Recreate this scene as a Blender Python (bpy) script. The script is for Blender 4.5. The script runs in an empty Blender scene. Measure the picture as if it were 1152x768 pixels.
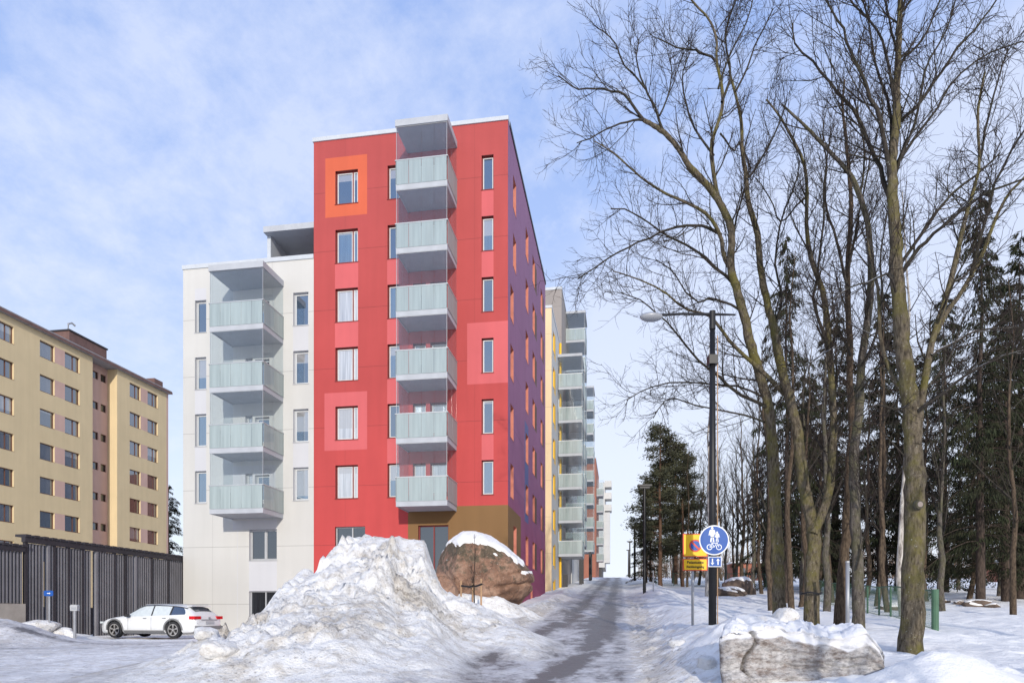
import bpy, bmesh, math, random
import numpy as np
from mathutils import Vector, Matrix

PI = math.pi
F, CX, HY = 768.0, 576.0, 692.0            # focal length, principal column and horizon row of the photo, in its pixels
ANG = math.atan(122.0 / 768.0)             # the street grid is turned this much to the camera
CA, SA = math.cos(ANG), math.sin(ANG)
scene = bpy.context.scene
COL = scene.collection

# ------------------------------------------------------------------ helpers
def P(px, py, Y): return Vector(((px - CX) / F * Y, Y, (HY - py) / F * Y))
def tw(a, b): return (a * CA + b * SA, -a * SA + b * CA)          # street grid -> world
def front(px, b):                                               # pixel column on a facade b = const -> a, depth
    r = (px - CX) / F
    Y = b / (SA * r + CA)
    return Y * (CA * r - SA), Y
def side(px, a):
    r = (px - CX) / F
    Y = a / (CA * r - SA)
    return Y * (SA * r + CA), Y
def fz(py, Y): return (HY - py) / F * Y

class MB:
    def __init__(s): s.v = []; s.f = []; s.m = []
    def quad(s, a, b, c, d, mi=0):
        n = len(s.v); s.v += [tuple(a), tuple(b), tuple(c), tuple(d)]; s.f.append((n, n+1, n+2, n+3)); s.m.append(mi)
    def poly(s, pts, mi=0):
        n = len(s.v); s.v += [tuple(p) for p in pts]; s.f.append(tuple(range(n, n+len(pts)))); s.m.append(mi)
    def box(s, x0, x1, y0, y1, z0, z1, mi=0):
        n = len(s.v)
        s.v += [(x0,y0,z0),(x1,y0,z0),(x1,y1,z0),(x0,y1,z0),(x0,y0,z1),(x1,y0,z1),(x1,y1,z1),(x0,y1,z1)]
        for f in ((3,2,1,0),(4,5,6,7),(0,1,5,4),(1,2,6,5),(2,3,7,6),(3,0,4,7)):
            s.f.append(tuple(n+i for i in f)); s.m.append(mi)
    def prism(s, pts, y0, y1, mi=0):              # outline in x,z pushed along y
        n = len(s.v); k = len(pts)
        s.v += [(x, y0, z) for x, z in pts] + [(x, y1, z) for x, z in pts]
        s.f.append(tuple(range(n, n+k))); s.m.append(mi)
        s.f.append(tuple(range(n+2*k-1, n+k-1, -1))); s.m.append(mi)
        for i in range(k):
            j = (i+1) % k
            s.f.append((n+j, n+i, n+k+i, n+k+j)); s.m.append(mi)
    def tube(s, pts, rad, n=8, mi=0, cap=True):
        base = len(s.v); pts = [Vector(p) for p in pts]
        if not hasattr(rad, '__len__'): rad = [rad]*len(pts)
        for i, p in enumerate(pts):
            t = (pts[min(i+1, len(pts)-1)] - pts[max(i-1, 0)]).normalized()
            u = t.cross(Vector((0, 0, 1)))
            if u.length < 1e-3: u = t.cross(Vector((0, 1, 0)))
            u.normalize(); w = t.cross(u)
            for k in range(n):
                q = p + (u*math.cos(2*PI*k/n) + w*math.sin(2*PI*k/n))*rad[i]
                s.v.append(tuple(q))
        for i in range(len(pts)-1):
            for k in range(n):
                a = base+i*n+k; b = base+i*n+(k+1) % n
                s.f.append((a, b, b+n, a+n)); s.m.append(mi)
        if cap:
            s.f.append(tuple(base+k for k in reversed(range(n)))); s.m.append(mi)
            e = base+(len(pts)-1)*n
            s.f.append(tuple(e+k for k in range(n))); s.m.append(mi)
    def mesh(s, name, mats, smooth=False):
        me = bpy.data.meshes.new(name); me.from_pydata(s.v, [], s.f)
        for m in mats: me.materials.append(m)
        if len(mats) > 1: me.polygons.foreach_set('material_index', s.m)
        if smooth: me.polygons.foreach_set('use_smooth', [True]*len(s.f))
        me.update(); return me
    def build(s, name, mats, parent=None, loc=(0,0,0), rot=0, smooth=False):
        if not isinstance(mats, (list, tuple)): mats = [mats]
        return link(name, s.mesh(name, mats, smooth), parent, loc, rot)

def link(name, data, parent=None, loc=(0,0,0), rot=0):
    o = bpy.data.objects.new(name, data); COL.objects.link(o)
    o.location = loc; o.rotation_euler[2] = rot
    if parent: o.parent = parent
    return o
def tag(o, label, cat, group=None, kind=None):
    if label: o['label'] = label
    if cat: o['category'] = cat
    if group: o['group'] = group
    if kind: o['kind'] = kind
    return o
def thing(name, label, cat, loc=(0,0,0), rot=0, group=None):
    return tag(link(name, None, None, loc, rot), label, cat, group)
def copy_tree(o, parent=None):
    c = o.copy(); COL.objects.link(c)
    if parent: c.parent = parent
    for ch in list(o.children): copy_tree(ch, c)
    return c
def npmesh(name, v, f, mats, smooth=True, mi=None):
    me = bpy.data.meshes.new(name)
    v = np.asarray(v, dtype=np.float32); f = np.asarray(f, dtype=np.int32); k = f.shape[1]
    me.vertices.add(len(v)); me.vertices.foreach_set('co', v.ravel())
    me.loops.add(f.size); me.loops.foreach_set('vertex_index', f.ravel())
    me.polygons.add(len(f)); me.polygons.foreach_set('loop_start', np.arange(0, f.size, k, dtype=np.int32))
    me.polygons.foreach_set('use_smooth', np.full(len(f), smooth, dtype=bool))
    if mi is not None: me.polygons.foreach_set('material_index', np.asarray(mi, dtype=np.int32))
    for m in mats: me.materials.append(m)
    me.update(calc_edges=True); me.validate()
    return me
def fattr(me, name, arr):
    at = me.attributes.new(name, 'FLOAT', 'POINT'); at.data.foreach_set('value', np.asarray(arr, dtype=np.float32).ravel())

# ------------------------------------------------------------------ numpy noise
def _h(ix, iy, s):
    n = (ix.astype(np.int64)*374761393 + iy.astype(np.int64)*668265263 + s*1274126177) & 0xffffffff
    n = ((n ^ (n >> 13))*1274126177) & 0xffffffff
    return ((n ^ (n >> 16)) & 0xffffff) / float(0xffffff)
def vn(x, y, s=0):
    x = np.asarray(x, float); y = np.asarray(y, float)
    ix = np.floor(x); iy = np.floor(y); fx = x-ix; fy = y-iy
    fx = fx*fx*(3-2*fx); fy = fy*fy*(3-2*fy)
    a = _h(ix, iy, s); b = _h(ix+1, iy, s); c = _h(ix, iy+1, s); d = _h(ix+1, iy+1, s)
    return (a*(1-fx)+b*fx)*(1-fy)+(c*(1-fx)+d*fx)*fy
def fbm(x, y, s=0, o=4, g=.5):
    t = 0; a = 1; w = 0
    for i in range(o):
        t = t + a*(vn(x*2**i+i*17.3, y*2**i-i*9.1, s+i)-.5); w += a; a *= g
    return t/w*2
def worley(x, y, s=0):                           # F1, F2 and a random height per cell
    ix = np.floor(x); iy = np.floor(y)
    f1 = np.full(np.shape(x), 9.0); f2 = f1.copy(); hh = f1*0
    for dx in (-1, 0, 1):
        for dy in (-1, 0, 1):
            cx = ix+dx; cy = iy+dy
            d = np.hypot(cx+_h(cx, cy, s)-x, cy+_h(cx, cy, s+7)-y)
            m = d < f1
            f2 = np.where(m, f1, np.minimum(f2, d)); hh = np.where(m, _h(cx, cy, s+3), hh); f1 = np.where(m, d, f1)
    return f1, f2, hh
def sst(x, a, b):
    t = np.clip((x-a)/(b-a), 0, 1); return t*t*(3-2*t)

# ------------------------------------------------------------------ materials
def nodes(name):
    m = bpy.data.materials.new(name); m.use_nodes = True
    nt = m.node_tree; b = nt.nodes['Principled BSDF']
    return m, nt, b
def N(nt, t, **kw):
    n = nt.nodes.new(t)
    for k, v in kw.items():
        if k in n.inputs: n.inputs[k].default_value = v
        else: setattr(n, k, v)
    return n
def L(nt, a, b): nt.links.new(a, b)
def ramp(nt, src, stops):
    r = nt.nodes.new('ShaderNodeValToRGB'); e = r.color_ramp.elements
    while len(e) > 1: e.remove(e[0])
    e[0].position = stops[0][0]; e[0].color = stops[0][1]
    for p, c in stops[1:]:
        k = e.new(p); k.color = c
    L(nt, src, r.inputs[0]); return r
def g(v): return (v, v, v, 1)
def mix(nt, fac, a, b, mode='MIX'):
    m = nt.nodes.new('ShaderNodeMix'); m.data_type = 'RGBA'; m.blend_type = mode
    for s, v in ((m.inputs[0], fac), (m.inputs[6], a), (m.inputs[7], b)):
        if hasattr(v, 'links'): L(nt, v, s)
        elif isinstance(v, (int, float)): s.default_value = v
        else: s.default_value = (*v[:3], 1)
    return m.outputs[2]
def math_(nt, op, a, b=0.0, clamp=False):
    m = nt.nodes.new('ShaderNodeMath'); m.operation = op; m.use_clamp = clamp
    for s, v in ((m.inputs[0], a), (m.inputs[1], b)):
        if hasattr(v, 'links'): L(nt, v, s)
        else: s.default_value = v
    return m.outputs[0]
def mk(name, col, rough=.8, var=.12, vs=2.0, bump=.0, bs=40., metal=0., spec=.4, col2=None):
    m, nt, b = nodes(name)
    tc = N(nt, 'ShaderNodeTexCoord')
    nz = N(nt, 'ShaderNodeTexNoise', Scale=vs, Detail=6.0, Roughness=.6); L(nt, tc.outputs['Object'], nz.inputs['Vector'])
    c2 = col2 or tuple(c*(1-var*2) for c in col)
    r = ramp(nt, nz.outputs[0], [(.3, (*c2, 1)), (.7, (*tuple(min(1, c*(1+var*.5)) for c in col), 1))])
    L(nt, r.outputs[0], b.inputs['Base Color'])
    b.inputs['Roughness'].default_value = rough; b.inputs['Metallic'].default_value = metal
    b.inputs['Specular IOR Level'].default_value = spec
    if bump:
        n2 = N(nt, 'ShaderNodeTexNoise', Scale=bs, Detail=5.0); L(nt, tc.outputs['Object'], n2.inputs['Vector'])
        bp = N(nt, 'ShaderNodeBump', Strength=bump, Distance=.02); L(nt, n2.outputs[0], bp.inputs['Height']); L(nt, bp.outputs[0], b.inputs['Normal'])
    return m

def wallmat(name, col, seam=True, rough=.75, streak=.06, lower=None, mid=None, hmap=None):
    """painted concrete panel: faint mottling, weather streaks and dark joints at the storeys"""
    m, nt, b = nodes(name)
    tc = N(nt, 'ShaderNodeTexCoord'); sp = N(nt, 'ShaderNodeSeparateXYZ'); L(nt, tc.outputs['Object'], sp.inputs[0])
    mp = N(nt, 'ShaderNodeMapping'); mp.inputs['Scale'].default_value = (2.2, 2.2, .18); L(nt, tc.outputs['Object'], mp.inputs[0])
    n1 = N(nt, 'ShaderNodeTexNoise', Scale=1.0, Detail=5.0); L(nt, mp.outputs[0], n1.inputs['Vector'])
    n2 = N(nt, 'ShaderNodeTexNoise', Scale=.55, Detail=4.0); L(nt, tc.outputs['Object'], n2.inputs['Vector'])
    s = math_(nt, 'ADD', n1.outputs[0], n2.outputs[0]); s = math_(nt, 'MULTIPLY', s, .5)
    base = col
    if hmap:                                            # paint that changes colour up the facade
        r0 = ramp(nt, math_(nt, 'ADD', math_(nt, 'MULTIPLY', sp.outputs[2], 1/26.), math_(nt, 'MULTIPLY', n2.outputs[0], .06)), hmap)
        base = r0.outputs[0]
    dk = ramp(nt, s, [(.35, g(1-streak*2)), (.65, g(1))])
    c = mix(nt, 1.0, base, dk.outputs[0], 'MULTIPLY')
    if seam:
        z3 = math_(nt, 'FRACT', math_(nt, 'MULTIPLY', math_(nt, 'ADD', sp.outputs[2], 1.12), 1/3.0))
        ln = math_(nt, 'LESS_THAN', z3, .010)
        c = mix(nt, math_(nt, 'MULTIPLY', ln, .35), c, (.02, .015, .015))
        for ax in (0, 1):
            fx = math_(nt, 'FRACT', math_(nt, 'ADD', math_(nt, 'MULTIPLY', sp.outputs[ax], 1/3.37), .5))
            c = mix(nt, math_(nt, 'MULTIPLY', math_(nt, 'LESS_THAN', fx, .006), .22), c, (.02, .015, .015))
        bb = N(nt, 'ShaderNodeTexNoise', Scale=.12, Detail=1.0); L(nt, tc.outputs['Object'], bb.inputs['Vector'])
        c = mix(nt, 1.0, c, ramp(nt, bb.outputs[0], [(.40, g(.93)), (.60, g(1))]).outputs[0], 'MULTIPLY')
    L(nt, c, b.inputs['Base Color']); b.inputs['Roughness'].default_value = rough
    b.inputs['Specular IOR Level'].default_value = .3
    n3 = N(nt, 'ShaderNodeTexNoise', Scale=60.0, Detail=3.0); L(nt, tc.outputs['Object'], n3.inputs['Vector'])
    bp = N(nt, 'ShaderNodeBump', Strength=.12, Distance=.01); L(nt, n3.outputs[0], bp.inputs['Height']); L(nt, bp.outputs[0], b.inputs['Normal'])
    return m

def glassy(name, tint=(.04,.055,.075), refl=.38, curtain=None, blind=.75):
    """a window pane: partly mirrors the sky, dark room or pale curtain behind"""
    m, nt, b = nodes(name); nt.nodes.remove(b)
    out = nt.nodes['Material Output']
    tc = N(nt, 'ShaderNodeTexCoord'); oi = N(nt, 'ShaderNodeObjectInfo')
    gl = N(nt, 'ShaderNodeBsdfGlossy', Roughness=.02); gl.inputs[0].default_value = (.85, .92, 1, 1)
    df = N(nt, 'ShaderNodeBsdfDiffuse')
    mp = N(nt, 'ShaderNodeMapping'); mp.inputs['Scale'].default_value = (9, 9, .3); L(nt, tc.outputs['Object'], mp.inputs[0])
    va = nt.nodes.new('ShaderNodeVectorMath'); L(nt, mp.outputs[0], va.inputs[0]); L(nt, oi.outputs['Random'], va.inputs[1])
    n1 = N(nt, 'ShaderNodeTexNoise', Scale=1.2, Detail=3.0); L(nt, va.outputs[0], n1.inputs['Vector'])
    cc = curtain or tuple(min(1, c*3+.02) for c in tint)
    fac = math_(nt, 'MULTIPLY', math_(nt, 'GREATER_THAN', oi.outputs['Random'], .55 if not curtain else .25), 1.0)
    r = ramp(nt, n1.outputs[0], [(.35, (*tuple(c*.6 for c in cc), 1)), (.65, (*cc, 1))])
    sp = N(nt, 'ShaderNodeSeparateXYZ'); L(nt, tc.outputs['Object'], sp.inputs[0])
    rnd2 = math_(nt, 'FRACT', math_(nt, 'MULTIPLY', oi.outputs['Random'], 7.31))
    bl_ = math_(nt, 'GREATER_THAN', sp.outputs[2], math_(nt, 'ADD', math_(nt, 'MULTIPLY', rnd2, 2.6), .25))
    body = mix(nt, fac, tint, r.outputs[0])
    L(nt, mix(nt, math_(nt, 'MULTIPLY', bl_, blind), body, (.34, .33, .31)), df.inputs[0])
    n2 = N(nt, 'ShaderNodeTexNoise', Scale=.8, Detail=1.0); L(nt, tc.outputs['Object'], n2.inputs['Vector'])
    bp = N(nt, 'ShaderNodeBump', Strength=.03, Distance=.02); L(nt, n2.outputs[0], bp.inputs['Height']); L(nt, bp.outputs[0], gl.inputs['Normal'])
    ms = N(nt, 'ShaderNodeMixShader'); ms.inputs[0].default_value = refl
    L(nt, df.outputs[0], ms.inputs[1]); L(nt, gl.outputs[0], ms.inputs[2]); L(nt, ms.outputs[0], out.inputs[0])
    return m

def seeglass(name, tint, diff, refl, alpha):
    """thin sheet glass: part see-through, part milky, part mirror"""
    m, nt, b = nodes(name); nt.nodes.remove(b); out = nt.nodes['Material Output']
    tr = N(nt, 'ShaderNodeBsdfTransparent'); tr.inputs[0].default_value = (*tint, 1)
    df = N(nt, 'ShaderNodeBsdfDiffuse')
    tc = N(nt, 'ShaderNodeTexCoord'); mp = N(nt, 'ShaderNodeMapping'); mp.inputs['Scale'].default_value = (3.0, 3.0, .15)
    L(nt, tc.outputs['Object'], mp.inputs[0])
    n1 = N(nt, 'ShaderNodeTexNoise', Scale=2.0, Detail=3.0); L(nt, mp.outputs[0], n1.inputs['Vector'])
    r = ramp(nt, n1.outputs[0], [(.35, (*tuple(c*.82 for c in diff), 1)), (.65, (*diff, 1))]); L(nt, r.outputs[0], df.inputs[0])
    gl = N(nt, 'ShaderNodeBsdfGlossy', Roughness=.05)
    a = N(nt, 'ShaderNodeMixShader'); a.inputs[0].default_value = alpha; L(nt, tr.outputs[0], a.inputs[1]); L(nt, df.outputs[0], a.inputs[2])
    c = N(nt, 'ShaderNodeMixShader'); c.inputs[0].default_value = refl; L(nt, a.outputs[0], c.inputs[1]); L(nt, gl.outputs[0], c.inputs[2])
    L(nt, c.outputs[0], out.inputs[0]); return m

def snowmat(name, bump=.5, dirty=False):
    m, nt, b = nodes(name)
    tc = N(nt, 'ShaderNodeTexCoord'); ge = N(nt, 'ShaderNodeNewGeometry'); co = ge.outputs['Position']
    at = N(nt, 'ShaderNodeAttribute', attribute_name='wear'); dt = N(nt, 'ShaderNodeAttribute', attribute_name='dirt')
    n1 = N(nt, 'ShaderNodeTexNoise', Scale=1.3, Detail=9.0, Roughness=.68); L(nt, co, n1.inputs['Vector'])
    n2 = N(nt, 'ShaderNodeTexNoise', Scale=9.0, Detail=8.0, Roughness=.7); L(nt, co, n2.inputs['Vector'])
    n3 = N(nt, 'ShaderNodeTexNoise', Scale=3.2, Detail=10.0, Roughness=.72); L(nt, co, n3.inputs['Vector'])
    base = mix(nt, ramp(nt, n1.outputs[0], [(.35, g(0)), (.65, g(1))]).outputs[0], (.84, .83, .82), (.91, .90, .875))
    # grit and soil carried in the snow
    dm = math_(nt, 'ADD', n3.outputs[0], math_(nt, 'MULTIPLY', dt.outputs['Fac'], .50))
    dr = ramp(nt, dm, [(.60, g(0)), (.80, g(1))])
    c = mix(nt, math_(nt, 'MULTIPLY', dr.outputs[0], .8), base, (.54, .485, .41))
    dm2 = ramp(nt, math_(nt, 'ADD', n2.outputs[0], math_(nt, 'MULTIPLY', dt.outputs['Fac'], .22)), [(.66, g(0)), (.72, g(1))])
    c = mix(nt, math_(nt, 'MULTIPLY', dm2.outputs[0], .55), c, (.16, .13, .10))
    # packed ice and bare asphalt where wheels run
    wm = math_(nt, 'ADD', math_(nt, 'MULTIPLY', math_(nt, 'SUBTRACT', n1.outputs[0], .5), .9), at.outputs['Fac'])
    w2 = math_(nt, 'ADD', wm, math_(nt, 'MULTIPLY', math_(nt, 'SUBTRACT', n2.outputs[0], .5), 1.1))
    wr = ramp(nt, w2, [(.22, (0,0,0,1)), (.45, g(.40)), (.70, g(.66)), (1.0, g(1))])
    ice = mix(nt, ramp(nt, w2, [(.62, g(0)), (1.15, g(1))]).outputs[0], (.42, .41, .42), (.16, .148, .145))
    c = mix(nt, wr.outputs[0], c, ice)
    L(nt, c, b.inputs['Base Color'])
    rr = ramp(nt, wr.outputs[0], [(0, g(.75)), (1, g(.42))]); L(nt, rr.outputs[0], b.inputs['Roughness'])
    b.inputs['Specular IOR Level'].default_value = .35
    n4 = N(nt, 'ShaderNodeTexNoise', Scale=24.0, Detail=6.0, Roughness=.6); L(nt, co, n4.inputs['Vector'])
    hh = math_(nt, 'ADD', math_(nt, 'MULTIPLY', n3.outputs[0], 1.0), math_(nt, 'MULTIPLY', n4.outputs[0], .35))
    hh = math_(nt, 'ADD', hh, math_(nt, 'MULTIPLY', n2.outputs[0], .5))
    bp = N(nt, 'ShaderNodeBump', Strength=bump, Distance=.14); L(nt, hh, bp.inputs['Height']); L(nt, bp.outputs[0], b.inputs['Normal'])
    return m

def barkmat(name, c1, c2, moss=None, snow=.0, scale=1.0):
    m, nt, b = nodes(name); tc = N(nt, 'ShaderNodeTexCoord')
    mp = N(nt, 'ShaderNodeMapping'); mp.inputs['Scale'].default_value = (1, 1, .25); L(nt, tc.outputs['Object'], mp.inputs[0])
    n1 = N(nt, 'ShaderNodeTexNoise', Scale=22.0*scale, Detail=8.0, Roughness=.7); L(nt, mp.outputs[0], n1.inputs['Vector'])
    r = ramp(nt, n1.outputs[0], [(.36, (*c2, 1)), (.62, (*c1, 1))]); c = r.outputs[0]
    if moss:
        n2 = N(nt, 'ShaderNodeTexNoise', Scale=1.6, Detail=8.0, Roughness=.7); L(nt, tc.outputs['Object'], n2.inputs['Vector'])
        mm = ramp(nt, n2.outputs[0], [(.46, g(0)), (.62, g(.85))]); c = mix(nt, mm.outputs[0], c, moss)
        n6 = N(nt, 'ShaderNodeTexNoise', Scale=30.0, Detail=4.0); L(nt, tc.outputs['Object'], n6.inputs['Vector'])
        lm = ramp(nt, n6.outputs[0], [(.66, g(0)), (.72, g(.6))]); c = mix(nt, lm.outputs[0], c, (.42, .43, .38))
    if snow:
        ge = N(nt, 'ShaderNodeNewGeometry'); sp = N(nt, 'ShaderNodeSeparateXYZ'); L(nt, ge.outputs['Normal'], sp.inputs[0])
        n5 = N(nt, 'ShaderNodeTexNoise', Scale=3.0, Detail=3.0); L(nt, tc.outputs['Object'], n5.inputs['Vector'])
        f = math_(nt, 'MULTIPLY', math_(nt, 'GREATER_THAN', sp.outputs[2], .72), math_(nt, 'GREATER_THAN', n5.outputs[0], 1-snow))
        c = mix(nt, f, c, (.8, .8, .83))
    L(nt, c, b.inputs['Base Color']); b.inputs['Roughness'].default_value = .95; b.inputs['Specular IOR Level'].default_value = .1
    bp = N(nt, 'ShaderNodeBump', Strength=.8, Distance=.03); L(nt, n1.outputs[0], bp.inputs['Height']); L(nt, bp.outputs[0], b.inputs['Normal'])
    return m

M = {}
M['snow'] = snowmat('snow', .45)
M['snow_pile'] = snowmat('piled_snow', .8)
M['red'] = wallmat('red_panel', (.56, .075, .072), hmap=[(.05, (.53, .062, .060, 1)), (.9, (.42, .072, .068, 1))])
M['pink'] = wallmat('pink_panel', (.57, .115, .12), seam=False)
M['orange'] = wallmat('orange_panel', (.58, .115, .055), seam=False)
M['brown'] = wallmat('brown_panel', (.21, .115, .045), seam=False)
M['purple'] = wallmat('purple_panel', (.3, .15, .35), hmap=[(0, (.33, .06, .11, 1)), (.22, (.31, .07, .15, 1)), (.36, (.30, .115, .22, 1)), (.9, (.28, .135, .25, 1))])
M['blue_panel'] = wallmat('blue_panel', (.12, .13, .28), seam=False)
M['dkbrown'] = wallmat('dark_brown_panel', (.13, .075, .05), seam=False)
M['white'] = wallmat('white_render', (.56, .55, .52), streak=.04)
M['lgrey'] = wallmat('light_grey_panel', (.53, .53, .545), seam=False, streak=.03)
M['cream'] = wallmat('cream_render', (.78, .61, .38), streak=.04)
M['paleg'] = wallmat('pale_grey_render', (.55, .55, .54), streak=.04)
M['yellowp'] = wallmat('yellow_panel', (.85, .50, .04), seam=False)
M['taupe'] = wallmat('taupe_panel', (.30, .27, .25))
M['brick'] = wallmat('orange_brick', (.36, .14, .09), streak=.1)
M['ywall'] = wallmat('ochre_render', (.68, .54, .32), seam=False, streak=.05)
M['terra'] = wallmat('terracotta_render', (.60, .40, .33), seam=False, streak=.06)
M['dkterra'] = mk('dark_terracotta_sheet', (.17, .095, .08), .7)
M['roofg'] = mk('roof_sheet', (.32, .31, .32), .6)
M['trimw'] = mk('white_flashing', (.50, .53, .56), .5, var=.05)
M['slab'] = mk('balcony_concrete', (.42, .44, .47), .8, var=.06)
M['alu'] = mk('aluminium', (.45, .47, .48), .45, metal=.4, var=.05)
M['rframe'] = mk('dark_red_frame', (.20, .028, .025), .5, var=.05)
M['gframe'] = mk('grey_window_frame', (.42, .43, .44), .5, var=.05)
M['wframe'] = mk('white_window_frame', (.62, .63, .63), .5, var=.05)
M['dframe'] = mk('dark_window_frame', (.03, .028, .03), .5, var=.05)
M['bframe'] = mk('brown_window_frame', (.14, .06, .04), .6, var=.05)
M['pane'] = glassy('window_glass', (.015, .035, .055), .34, None)
M['pane_curt'] = glassy('curtained_glass', (.05, .06, .07), .28, (.55, .56, .56))
M['pane_y'] = glassy('old_window_glass', (.02, .024, .03), .26, (.10, .10, .11))
M['pane_dk'] = glassy('dark_window_glass', (.012, .014, .018), .16, (.02, .022, .025), 0.0)
M['frost'] = seeglass('frosted_guard_glass', (.8, .93, .91), (.40, .47, .46), .14, .82)
M['clear'] = seeglass('clear_balcony_glass', (.94, .965, .975), (.6, .65, .7), .055, .025)
M['bark'] = barkmat('mossy_bark', (.17, .14, .10), (.035, .028, .02), (.13, .115, .035))
M['limb'] = barkmat('limb_bark', (.065, .056, .048), (.028, .024, .02), (.045, .042, .028), snow=.5)
M['bark2'] = barkmat('grey_bark', (.15, .13, .11), (.04, .034, .03), (.10, .095, .05))
M['bark3'] = barkmat('brown_bark', (.13, .095, .065), (.035, .026, .02))
M['twig'] = mk('twig_bark', (.045, .035, .03), .95, spec=.1)
M['birch'] = barkmat('birch_bark', (.6, .56, .5), (.12, .1, .09), scale=.4)
M['pinebark'] = barkmat('pine_bark', (.17, .10, .065), (.06, .04, .03))
M['darkbark'] = barkmat('spruce_bark', (.10, .075, .06), (.035, .027, .022))
def needles(name, c, c2):
    m, nt, b = nodes(name); ge = N(nt, 'ShaderNodeNewGeometry')
    n = N(nt, 'ShaderNodeTexNoise', Scale=.9, Detail=4.0); L(nt, ge.outputs['Position'], n.inputs['Vector'])
    r = ramp(nt, n.outputs[0], [(.35, (*c2, 1)), (.65, (*c, 1))]); L(nt, r.outputs[0], b.inputs['Base Color'])
    b.inputs['Roughness'].default_value = .9; b.inputs['Specular IOR Level'].default_value = .15; return m
M['needle'] = needles('spruce_needles', (.034, .042, .020), (.028, .024, .016))
M['needlep'] = needles('pine_needles', (.085, .085, .05), (.05, .055, .035))
M['black'] = mk('black_paint', (.012, .012, .014), .45)
M['galv'] = mk('galvanised_steel', (.38, .39, .41), .5, metal=.5)
M['fence_dk'] = mk('charcoal_slat', (.035, .031, .038), .7, vs=1.0)
M['fence_lt'] = mk('weathered_grey_slat', (.20, .195, .21), .8, vs=1.0)
M['conc'] = mk('concrete', (.42, .38, .33), .9, vs=1.5, bump=.3)
M['green'] = mk('green_paint', (.07, .15, .09), .6)
M['sblue'] = mk('sign_blue', (.004, .075, .33), .45, var=.04)
M['swhite'] = mk('sign_white', (.82, .84, .85), .5, var=.03)
M['syel'] = mk('sign_yellow', (.85, .50, .01), .5, var=.04)
M['sred'] = mk('sign_red', (.62, .07, .03), .5, var=.04)
M['stext'] = mk('sign_black', (.03, .025, .01), .5)
M['wood'] = mk('stake_wood', (.45, .28, .16), .8)
M['carw'] = mk('white_car_paint', (.70, .71, .71), .22, var=.02, spec=.6)
M['carclad'] = mk('grey_plastic_cladding', (.19, .19, .19), .6, var=.05)
M['tyre'] = mk('tyre_rubber', (.025, .025, .027), .8)
M['rim'] = mk('alloy_rim', (.52, .50, .47), .35, metal=.6)
M['tail'] = mk('red_tail_lens', (.65, .01, .015), .25)
M['carglass'] = glassy('car_glass', (.03, .035, .04), .25, (.04, .045, .05), 0.0)
M['rime'] = mk('frosted_snow_film', (.56, .61, .62), .6, var=.06, vs=8)

# ------------------------------------------------------------------ terrain
FY = [0, 8, 10, 12, 14, 18, 22, 30, 45, 70, 100, 150, 260]
FZ = [-1.2, -1.08, -1.0, -.84, -.66, -.34, -.12, .40, 1.5, 3.2, 5.3, 8.5, 13.5]
def ab(X, Y): return CA*X-SA*Y, SA*X+CA*Y
def ground(X, Y, detail=True):
    X = np.asarray(X, float); Y = np.asarray(Y, float)
    a, b = ab(X, Y)
    zr = np.where(Y < 110, .075*(Y-28), 6.15+.055*(Y-110)); zr = np.where(Y > 230, 12.75+.0*(Y-230), zr)
    zr = np.maximum(zr, -1.35)
    tl = sst(-a, 4.6, 15.5)*sst(-Y, -400, -90) + 0
    tl = sst(-a, 4.6, 15.5)
    z = zr*(1-tl)+(-.95)*tl
    tr = sst(a, .35, 1.9)
    z = z*(1-tr)+np.interp(Y, FY, FZ)*tr
    bank = np.exp(-((a-2.1-.5*vn(b*.3, b*0, 5))/.85)**2)*sst(Y, 9, 13)*sst(-Y, -90, -50)
    z = z+bank*(.20+.22*vn(X*.6, Y*.35, 11))
    z = z+.20*np.exp(-((a+4.0)/.55)**2)*sst(Y, 18, 23)*sst(-Y, -75, -55)*(.6+.8*vn(X, Y*.5, 19))
    # low mounds by the shelter and right of the ice slab
    for (mx, my, mh, mr) in ((-16.6, 22.0, .62, 1.7), (-18.2, 23.6, .7, 1.8), (-18.3, 26.2, .25, 1.0), (-17.8, 27.6, .2, .8), (6.0, 9.3, .50, .75), (5.3, 9.0, .22, .6), (6.6, 10.6, .26, .9), (5.2, 12.4, .35, 1.2), (3.9, 12.6, .3, 1.2), (8.0, 10.0, .12, 1.2), (4.4, 15.2, .12, .9)):
        z = z+mh*np.exp(-((X-mx)**2+(Y-my)**2)/(mr*mr))
    if detail:
        road = sst(a, -3.4, -2.8)*sst(-a, -.5, -.1)+sst(-a, 5.5, 7)*sst(-Y, -29, -25)
        road = np.clip(road, 0, 1)
        rough = 1-.85*road
        near = sst(-Y, -80, -30)
        z = z+(fbm(X*.9, Y*.6, 3, 5)*.085+fbm(X*3.1, Y*3.1, 8, 4)*.03)*rough*(.35+.65*near)
        z = z+fbm(X*5, Y*5, 31, 3)*.012*near
        fld = sst(a, 1.5, 3)*near
        p1, p2, ph = worley(X*1.6, Y*1.1, 33)
        z = z-fld*.055*np.exp(-(p1/.17)**2)*(ph > .35)+fld*.05*fbm(X*1.9, Y*1.3, 34, 4)
        # lumps thrown up by the plough
        f1, f2, hh = worley(X*2.2, Y*2.2, 4)
        lump = np.clip(.42-f1, 0, 1)*(hh > .6)
        edge = np.exp(-((a-.9)/.7)**2)+np.exp(-((a+3.6)/.6)**2)+.6*sst(a, 1, 2)*sst(-Y, -20, -9)+.5*tl*vn(X*.3, Y*.3, 9)
        z = z+lump*.32*np.clip(edge, 0, 1)*near
        # wheel ruts
        z = z-.035*(np.exp(-((a+.6)/.3)**2)+np.exp(-((a+1.9)/.3)**2))*sst(Y, 14, 20)*sst(-a, -.4, -.1)
    return z
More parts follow.
